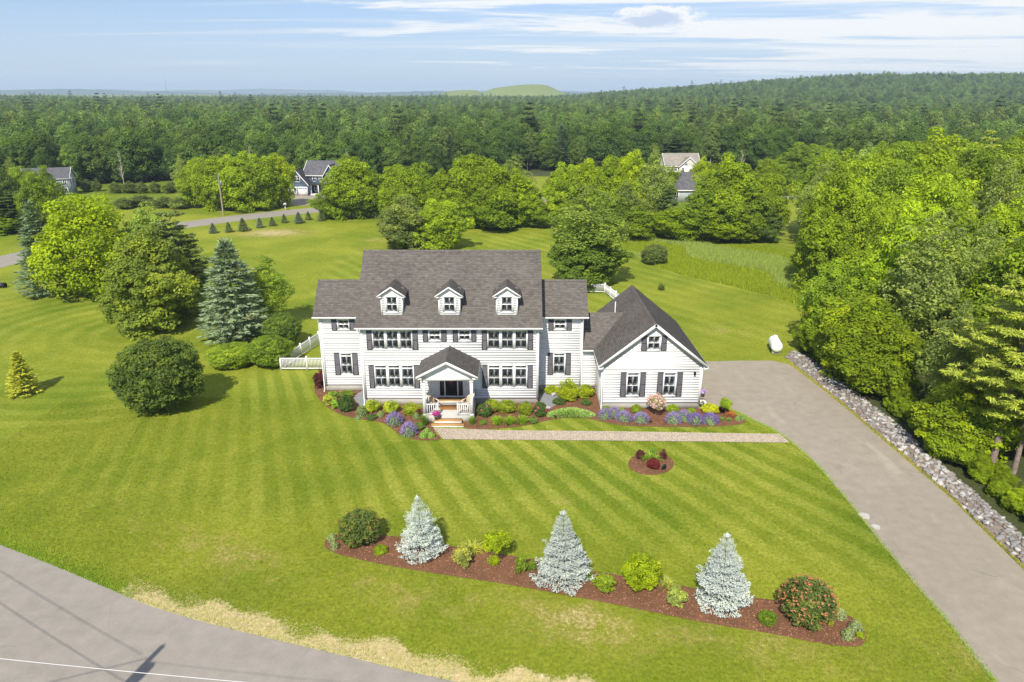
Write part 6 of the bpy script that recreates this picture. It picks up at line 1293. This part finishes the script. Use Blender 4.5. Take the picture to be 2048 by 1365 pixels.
for x, y in wp:
    if not in_view(x, y): continue
    de = dist_poly(np.array([x]), np.array([y]), np.vstack([RK_R]))[0]
    if de < 2.0: continue
    k = rng.choice([0, 0, 0, 0, 0, 0, 0, 4, 4, 5, 5, 5, 5, 5, 0, 1, 1, 1, 2, 3]); far = y > 95
    if y < 118 and k == 3: k = 0
    h = rng.uniform(8.5, 12.0) + min(3.5, de * .14); 
    if de < 5: h *= .72
    if hides(x, y, h): continue
    w = h * rng.uniform(.55, .75)
    pr, W0, H0, col = {0: (MAPLES, 8, 10, C['maple']), 1: (BIRCHES, 5.4, 12, C['silver']), 2: (PINES, 8, 12, C['wpine']), 3: (SPRUCES, 5, 9, C['spruce']), 4: (MAPLES, 8, 10, C['lime']), 5: (MAPLES, 8, 10, C['mid'])}[k]
    if k in (1, 3): w *= .75
    ms = pr[rng.integers(len(pr))]; j = rng.uniform(.85, 1.15)
    zn = 'in the wood right behind the rock bank' if de < 9 and y < 62 else 'in the wood beside the meadow' if y < 110 and x < 52 else 'deep in the wood behind the rock bank' if y < 75 else 'in the far part of the driveway wood'
    put([('crown', ms[0]), ('trunk', ms[1])], WL[k][0], WL[k][1].replace('in the driveway wood', zn), 'tree', x, y, w, h, W0, H0, tuple(q * j for q in col), 'trees of the driveway wood', None, {'trunk': (1, 1, 1)}); nw += 1
# leafy edge along the rocks
for i in range(96):
    t = rng.uniform(.02, .98) * (len(RK_R) - 1); k = int(t); p = RK_R[k] * (1 - t + k) + RK_R[k + 1] * (t - k); o_ = rng.uniform(1.0, 3.2); x, y = p[0] + o_ * .75, p[1] + o_ * .66
    if not in_view(x, y): continue
    sz = 'near the propane tank' if t < 2.2 else 'above the middle of the rock bank' if t < 4.2 else 'below the bare trunked pines'
    h = rng.choice([1.4, 2.0, 2.8, 3.8, 5.2]) * rng.uniform(.8, 1.2) * (1 if o_ > 1.6 else .6); ms = (MAPLES + MAPLES_LO)[rng.integers(7)]
    if hides(x, y, h): h = rng.uniform(.7, 1.3)
    j = rng.uniform(.7, 1.15)
    put([('crown', ms[0]), ('trunk', ms[1])], 'sapling', 'leafy green sapling at the wood edge ' + sz, 'tree', x, y, h * rng.uniform(.75, 1.2), h, 8, 10, tuple(q * j for q in (0.116, 0.160, 0.007)), 'saplings along the rock bank', None, {'trunk': (1, 1, 1)})
tree('tall', 'white_pine', 'tall white pine with bare lower trunk above the rock bank', 1978, 950, 560, 250, C['wpine'], depth=.05, h=13)
tree('tall', 'white_pine', 'second bare trunked pine leaning at the wood edge', 2022, 962, 620, 200, C['wpine'], depth=.08, h=11)
tree('maple', 'maple_tree', 'tallest lime tree rising above the driveway wood', 1850, 470, 268, 180, C['lime'], 'trees of the driveway wood', .2); tree('pine', 'pine_tree', 'yellow green pine top beside the tallest lime tree', 1940, 470, 264, 110, C['wpine'], 'trees of the driveway wood', .2); tree('maple', 'maple_tree', 'pale leaved tree left of the tallest lime tree', 1725, 455, 288, 80, (0.12, 0.17, 0.05), 'trees of the driveway wood', .2)

def snag():
    b = MB(); P = np.array([(rng.normal(0, .05) * i, rng.normal(0, .05) * i, 9.5 * i / 7 - (.1 if i == 0 else 0)) for i in range(8)]); b.tube(P, np.linspace(.14, .02, 8), 6)
    tk = b.mesh('trunk', M['bark_birch']); c = MB()
    for i in range(26):
        z = rng.uniform(2.5, 9); a = rng.uniform(0, 6.28); L = rng.uniform(.8, 2.4) * (1.1 - z / 12); st = np.array([np.interp(z, P[:, 2], P[:, 0]), np.interp(z, P[:, 2], P[:, 1]), z]); h = np.array([math.cos(a), math.sin(a), .7]); m = st + h * L * .5 + rng.normal(0, .1, 3); e = st + h * L + UP * .3 * L
        c.tube([st, m, e], [.05, .035, .01], 4, 0, False)
        for _ in range(3): t = rng.uniform(.3, .9); q = m * (1 - t) + e * t; c.tube([q, q + rng.normal(0, .3, 3) * L * .6 + UP * .3], [.022, .006], 3, 0, False)
    return tk, c.mesh('bare_limbs', M['bark_birch'])
for x, yb, yt, lab in ((1638, 520, 376, 'bare silvery dead birch rising at the meadow end of the wood'), (1968, 640, 470, 'bare white limbed dead birch in the driveway wood'), (700, 372, 298, 'dead pale snag at the forest edge right of the navy house'), (505, 372, 290, 'dead pale snag at the forest edge above the utility pole'), (250, 380, 300, 'dead pale snag at the forest edge behind the rough field'), (1412, 392, 322, 'dead pale snag standing behind the cream house'), (1480, 372, 300, 'dead pale snag at the forest edge right of the cream house')):
    tk, lb = snag(); px_plant([('trunk', tk), ('bare_limbs', lb)], 'dead_birch', lab, 'tree', x, yb, 34 if yb > 400 else 16, yb - yt, 3.4, 9.6, (1, 1, 1), 'bare dead birches', .1)

# ------------------------------------------------------------------ tall meadow grass and rough verges
def grass(name, label, pts, H, w, col, mt='leaf'):
    n = len(pts); b = MB(); a = rng.uniform(0, 6.283, n); s = np.stack([np.cos(a), np.sin(a), np.zeros(n)], 1); base = np.c_[pts, np.zeros(n)]; h = H * rng.uniform(.5, 1.1, n); lean = np.stack([rng.normal(.12, .22, n) * h, rng.normal(.1, .22, n) * h, h], 1)
    V = np.stack([base - s * w / 2, base + s * w / 2, base + lean], 1).reshape(-1, 3); b.add(V, np.arange(3 * n).reshape(n, 3), 0, rng.random(n)); o = ob(name, b.mesh(name, M[mt])); o.color = col + (1,); tag(o, label, 'grass', kind='stuff')
q = rng.uniform(np.min(MEADOW, 0), np.max(MEADOW, 0), (190000, 2)); q = q[inpoly(q[:, 0], q[:, 1], MEADOW)]; f = np.sin(q[:, 0] * .35 + q[:, 1] * .16) + .6 * np.sin(q[:, 1] * .4)
grass('meadow_grass', 'tall pale green meadow grass behind the garage', q[f > .1], .75, .08, (0.135, 0.178, 0.048)); grass('meadow_grass', 'tall yellow green meadow grass behind the garage', q[f <= .1], .42, .07, (0.122, 0.160, 0.012))
def along(P, n, off): 
    P = chaikin(P, 2, False); t = rng.uniform(0, len(P) - 1.001, n); k = t.astype(int); f = (t - k)[:, None]; p = P[k] * (1 - f) + P[k + 1] * f; d = unit(P[k + 1] - P[k]); return p + np.stack([-d[:, 1], d[:, 0]], 1) * off[:, None]
vp = along(ROAD_EDGE[2:14], 16000, rng.exponential(.45, 16000) - .05); vp = vp[(vp[:, 0] < -17.5) | (rng.random(16000) < .10)]; grass('verge_grass', 'ragged green grass along the road edge', vp, .10, .03, (0.10, 0.165, 0.02))
DL = np.array(DRIVE)[13:25]; vp = along(DL[::-1], 7000, np.abs(rng.normal(0, .12, 7000)) * 1 - .02); grass('verge_grass', 'green grass fringe along the driveway', vp, .09, .03, (0.115, 0.18, 0.02))
DR = np.array(DRIVE)[4:11]; vp = along(DR, 6500, rng.normal(.10, .09, 6500)); grass('dry_grass', 'dry yellow grass between driveway and rocks', vp, .12, .03, (0.19, 0.18, 0.045))

of = rng.uniform(.02, 1.9, 22000); d0 = along(ROAD_EDGE[2:15], 22000, of); fr = np.sin(d0[:, 0] * 1.9) * np.sin(d0[:, 1] * 2.6 + d0[:, 0]) * .5 + np.sin(d0[:, 0] * 5.3 + d0[:, 1] * 4.1) * .25; d0 = d0[(d0[:, 0] > -18.5 + rng.exponential(.5, 22000)) & (of < 1.05 + .4 * fr + rng.normal(0, .18, 22000)) & (fr + rng.normal(0, .4, 22000) > -.55)]
bS = MB(); leaves(bS, np.c_[d0, np.full(len(d0), .022)], rng.normal(0, .12, (len(d0), 3)) + UP, .14, .10, rng.random(len(d0))); o = ob('straw', bS.mesh('straw', leaf_mat('straw', .1, .8, fixed=(0.60, 0.52, 0.235), lo=.8, hi=1.15, warm=(1.03, 1.0, .95)))); o.color = (1, 1, 1, 1); tag(o, 'loose straw spread beside the road', 'straw', kind='stuff')
# blades over the near lawn
q = np.stack([rng.uniform(-34, 26, 322000), rng.uniform(17, 50, 322000)], 1); BEDS = [np.array([G(*p)[:2] for p in B]) for B in (BED_LEFT, BED_RIGHT, BED_ISLE, BED_ROUND)]
ok = ~inpoly(q[:, 0], q[:, 1], np.vstack([ROAD_EDGE, [[60, 8], [60, -12], [-30, -14], [-70, 20], [-90, 55]]])) & ~inpoly(q[:, 0], q[:, 1], DRIVE) & ~inpoly(q[:, 0], q[:, 1], WOODS)
ok &= ~inpoly(q[:, 0], q[:, 1], np.array([G(*p)[:2] for p in WALK_T + WALK_B[::-1]])) & (np.abs(q[:, 0]) / q[:, 1] < .86) & ~((q[:, 0] > XWL - .5) & (q[:, 0] < GX1 + .5) & (q[:, 1] > 44.3))
for B in BEDS: ok &= ~inpoly(q[:, 0], q[:, 1], chaikin(B, 2))
q = q[ok]; n = len(q); b = MB(); a = rng.uniform(0, 6.283, n); s = np.stack([np.cos(a), np.sin(a), np.zeros(n)], 1) * .022; base = np.c_[q, np.full(n, -.005)]; h = rng.uniform(.03, .075, n)
V = np.stack([base - s, base + s, base + np.stack([rng.normal(0, .035, n), rng.normal(.03, .035, n), h], 1)], 1).reshape(-1, 3); b.add(V, np.arange(3 * n).reshape(n, 3)); me = b.mesh('lawn_blades', M['lawn'])
for k, v in ground_attrs(np.repeat(q[:, 0], 3), np.repeat(q[:, 1], 3)).items(): at = me.attributes.new(k, 'FLOAT', 'POINT'); at.data.foreach_set('value', np.asarray(v, float))
tag(ob('lawn_grass', me), 'short mown grass blades of the front lawn', 'grass', kind='stuff')

# ------------------------------------------------------------------ the forest
FT = [leafy('forest_tree', 13, 9.4, 1.0, 1.35, 150, .40, tries=500, egg=e, fill=.55, both=True, nl=6, tr=.2, rough=.28, jit=.26, up=.55) for e in (.25, .45, .35)]
FB = [leafy('forest_birch', 14, 6.2, 3, .85, 80, .34, tries=420, egg=.5, fill=.35, both=True, nl=10, tr=.15, bark='bark_birch', rough=.35)]
FP = [pine('forest_pine', 16, 8.5, 2.5, 11, 14, .62, .8, .22, True)]; FS = [conifer('forest_spruce', 14, 6, 24, 11, 16, .7, .36, .25, both=True, tr=.16)]
KIND = [(FT[0], (0.046, 0.078, 0.016)), (FT[1], (0.060, 0.095, 0.019)), (FT[2], (0.036, 0.066, 0.015)), (FB[0], (0.075, 0.105, 0.030)), (FP[0], (0.034, 0.054, 0.021)), (FS[0], (0.028, 0.048, 0.021)), (FT[0], (0.032, 0.058, 0.016)), (FT[1], (0.042, 0.070, 0.018))]  # cloud shadow over the forest is put into these darker leaf colours
KL = ['broad green forest tree at the edge of the great forest', 'light green forest tree at the edge of the great forest', 'deep green forest tree at the edge of the great forest', 'pale slender forest birch at the edge of the great forest', 'dark forest pine at the edge of the great forest', 'dark forest spruce at the edge of the great forest']
KN = ['forest_maple', 'forest_maple', 'forest_oak', 'forest_birch', 'forest_pine', 'forest_spruce']
def edge_y(x):      # where the forest begins, by direction
    az = x
    return np.interp(az, [-.75, -.62, -.5, -.3, -.12, 0, .1, .2, .3, .42, .55, .8], [150, 178, 190, 186, 190, 214, 222, 205, 225, 196, 182, 160])
cand = []
y = 150.0
while y < 1700:
    sp = 4.6 if y < 300 else (5.6 if y < 520 else (7.0 if y < 900 else 9.0)); xs = np.arange(-.86 * y, .86 * y, sp); xs = xs + rng.uniform(-.45, .45, len(xs)) * sp; yy = y + rng.uniform(-.45, .45, len(xs)) * sp
    k = (yy > edge_y(xs / yy)); cand.append(np.stack([xs[k], yy[k]], 1)); y += sp
cand = np.vstack(cand); order = np.argsort(cand[:, 1] - edge_y(cand[:, 0] / cand[:, 1])); cand = cand[order]
for hx, hy, r in ((-16, 172, 9), (44.5, 193, 9), (37, 157, 8), (-68, 168, 9)): cand = cand[np.hypot(cand[:, 0] - hx, cand[:, 1] - hy) > r]
def pick(x, y):
    f = math.sin(x / 43 + 1) * math.sin(y / 37 + 2) + rng.normal(0, .6)
    if rng.random() < .13: return 3
    return int(rng.choice([4, 5, 2, 6])) if f > 1.05 else int(rng.choice([0, 1, 1, 7, 2]))
for x, y in cand[:300]:
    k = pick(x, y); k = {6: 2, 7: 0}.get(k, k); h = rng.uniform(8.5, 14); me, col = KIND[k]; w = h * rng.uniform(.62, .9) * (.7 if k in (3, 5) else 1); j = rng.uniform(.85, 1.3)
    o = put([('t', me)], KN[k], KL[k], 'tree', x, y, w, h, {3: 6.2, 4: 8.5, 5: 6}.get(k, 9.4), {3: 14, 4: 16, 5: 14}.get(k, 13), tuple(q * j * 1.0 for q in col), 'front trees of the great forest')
rest = cand[300:]; az = rest[:, 0] / rest[:, 1]; zt = terr(rest[:, 0], rest[:, 1]); n = len(rest)
PC_ = bpy.data.collections.new('forest_prototypes')
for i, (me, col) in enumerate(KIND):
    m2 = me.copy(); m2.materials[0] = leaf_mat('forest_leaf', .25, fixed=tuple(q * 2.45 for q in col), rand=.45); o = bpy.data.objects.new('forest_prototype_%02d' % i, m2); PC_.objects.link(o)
idx = np.array([pick(a, b_) for a, b_ in rest]); scl = rng.uniform(.66, 1.2, n) * np.where(rest[:, 1] > 900, 1.12, 1.0) * np.where((idx == 4) & (rng.random(n) < .25), 1.15, 1.0)
me = bpy.data.meshes.new('forest'); me.vertices.add(n); me.vertices.foreach_set('co', np.c_[rest, zt - .2].ravel())
for nm, typ, v in (('idx', 'INT', idx), ('scl', 'FLOAT', scl), ('rot', 'FLOAT', rng.uniform(0, 6.28, n))): at = me.attributes.new(nm, typ, 'POINT'); at.data.foreach_set('value', v)
fo = ob('forest', me); tag(fo, 'dense mixed forest stretching to the horizon', 'forest', kind='stuff')
ng = bpy.data.node_groups.new('forest', 'GeometryNodeTree'); ng.interface.new_socket('Geometry', in_out='INPUT', socket_type='NodeSocketGeometry'); ng.interface.new_socket('Geometry', in_out='OUTPUT', socket_type='NodeSocketGeometry')
gi, go_ = ng.nodes.new('NodeGroupInput'), ng.nodes.new('NodeGroupOutput'); ip = ng.nodes.new('GeometryNodeInstanceOnPoints'); ci = ng.nodes.new('GeometryNodeCollectionInfo'); ci.inputs['Collection'].default_value = PC_; ci.inputs['Separate Children'].default_value = True; ci.inputs['Reset Children'].default_value = True
def attr(nm, t): a = ng.nodes.new('GeometryNodeInputNamedAttribute'); a.data_type = t; a.inputs['Name'].default_value = nm; return a.outputs['Attribute']
cx = ng.nodes.new('ShaderNodeCombineXYZ'); ng.links.new(attr('rot', 'FLOAT'), cx.inputs[2]); er = ng.nodes.new('FunctionNodeEulerToRotation'); ng.links.new(cx.outputs[0], er.inputs[0])
for a, b_ in ((gi.outputs[0], ip.inputs['Points']), (ci.outputs[0], ip.inputs['Instance']), (attr('idx', 'INT'), ip.inputs['Instance Index']), (er.outputs[0], ip.inputs['Rotation']), (attr('scl', 'FLOAT'), ip.inputs['Scale']), (ip.outputs[0], go_.inputs[0])): ng.links.new(a, b_)
ip.inputs['Pick Instance'].default_value = True
md = fo.modifiers.new('forest', 'NODES'); md.node_group = ng
# ------------------------------------------------------------------ the far distance
def mound(name, label, pts, m):
    b = MB(); n = 40; V, F = [], []
    (cx_, cy_, wx, wy, h) = pts
    for j in range(n):
        for i in range(n):
            u, v = -1 + 2 * i / (n - 1), -1 + 2 * j / (n - 1); r = min(1, math.hypot(u, v)); hh = h * min(1, (math.cos(r * math.pi) + 1) / 2 * 1.35) * (1 + .06 * math.sin(u * 5 + 1) - .22 * max(0, -u) ** 1) - 1; V.append((cx_ + u * wx, cy_ + v * wy, terr(cx_ + u * wx, cy_ + v * wy) + hh))
    F = [[j * n + i, j * n + i + 1, (j + 1) * n + i + 1, (j + 1) * n + i] for j in range(n - 1) for i in range(n - 1)]; b.add(V, F); tag(ob(name, b.mesh(name, m, True)), label, kind='structure')
M['far_field'] = mat('far_meadow', (0.165, 0.205, 0.045), 0.9, 0.1, .02, .15, .15, .1)
M['far_wood'] = mat('far_woodland', (0.036, 0.062, 0.022), 0.95, 0.05, .02, .3, .2, .35, 1.0, .12)
mound('grassy_hill', 'smooth grassy mound rising on the horizon', (20, 1950, 210, 160, 40), M['far_field']); mound('grassy_hill', 'low grassy shoulder beside the horizon mound', (-130, 1950, 120, 120, 31), M['far_field'])
def far_ridge(name, label, Y, h0, m, seed, x0=-6000, x1=6000):
    r = np.random.default_rng(seed); n = 260; x = np.linspace(x0, x1, n); p = r.uniform(0, 6.28, 5); h = h0 * (1 + .28 * np.sin(x / 900 + p[0]) + .2 * np.sin(x / 380 + p[1]) + .08 * np.sin(x / 130 + p[2])) + r.normal(0, h0 * .035, n)
    b = MB(); V = np.concatenate([np.stack([x, np.full(n, Y + k * 220), h * f], 1) for k, f in ((-1, -.2), (-.55, .5), (0, 1.), (1.6, .1))]); b.add(V, [[k * n + i, k * n + i + 1, (k + 1) * n + i + 1, (k + 1) * n + i] for k in range(3) for i in range(n - 1)]); tag(ob(name, b.mesh(name, m)), label, kind='structure')
far_ridge('far_hills', 'low wooded hills along the horizon', 5200, 36, M['far_wood'], 4); far_ridge('far_hills', 'distant wooded hills on the horizon', 8200, 52, M['far_wood'], 9); far_ridge('far_fields', 'pale fields below the horizon hills', 2600, 17, M['far_field'], 5, -2000, -500)
E = empty('radio_mast', (-1170, 2550, 0)); tag(E, 'thin radio mast on the left horizon', 'mast')
b = MB(); b.tube([(0, 0, 0), (0, 0, 78)], [1.0, .5], 5); ob('mast', b.mesh('mast', M['metal']), E); b = MB(); b.box(-1.4, 1.4, -1.4, 1.4, 66, 68); ob('antenna_ring', b.mesh('antenna_ring', M['trim']), E)
E = empty('water_tower', (-690, 1980, 0), 0, .6); tag(E, 'dark water tower on legs on the left horizon', 'tower')
for s in (-1, 1):
    for t in (-1, 1): b = MB(); b.tube([(s * 5, t * 5, 0), (s * 4, t * 4, 26)], .8, 5); ob('leg', b.mesh('leg', M['black']), E)
b = MB(); b.lathe((0, 0, 25), [(0, 0), (5, 1), (6, 4), (6, 7), (4, 9), (0, 10)], 12); ob('tank', b.mesh('tank', M['black']), E)

# ------------------------------------------------------------------ the air
b = MB(); b.box(-7500, 7500, -420, 9500, -3, 130); hz = ob('haze', b.mesh('haze', mat('haze', (1, 1, 1)))); tag(hz, 'thin blue summer haze', kind='stuff')
hm = hz.data.materials[0]; hm.node_tree.nodes.clear(); ho = nd(hm.node_tree, 'ShaderNodeOutputMaterial'); hv = nd(hm.node_tree, 'ShaderNodeVolumePrincipled')
hv.inputs['Color'].default_value = (0.66, 0.84, 1.0, 1); hv.inputs['Density'].default_value = 1.9e-4; hv.inputs['Anisotropy'].default_value = 0.0
lk(hm.node_tree, hv.outputs[0], ho.inputs['Volume'])
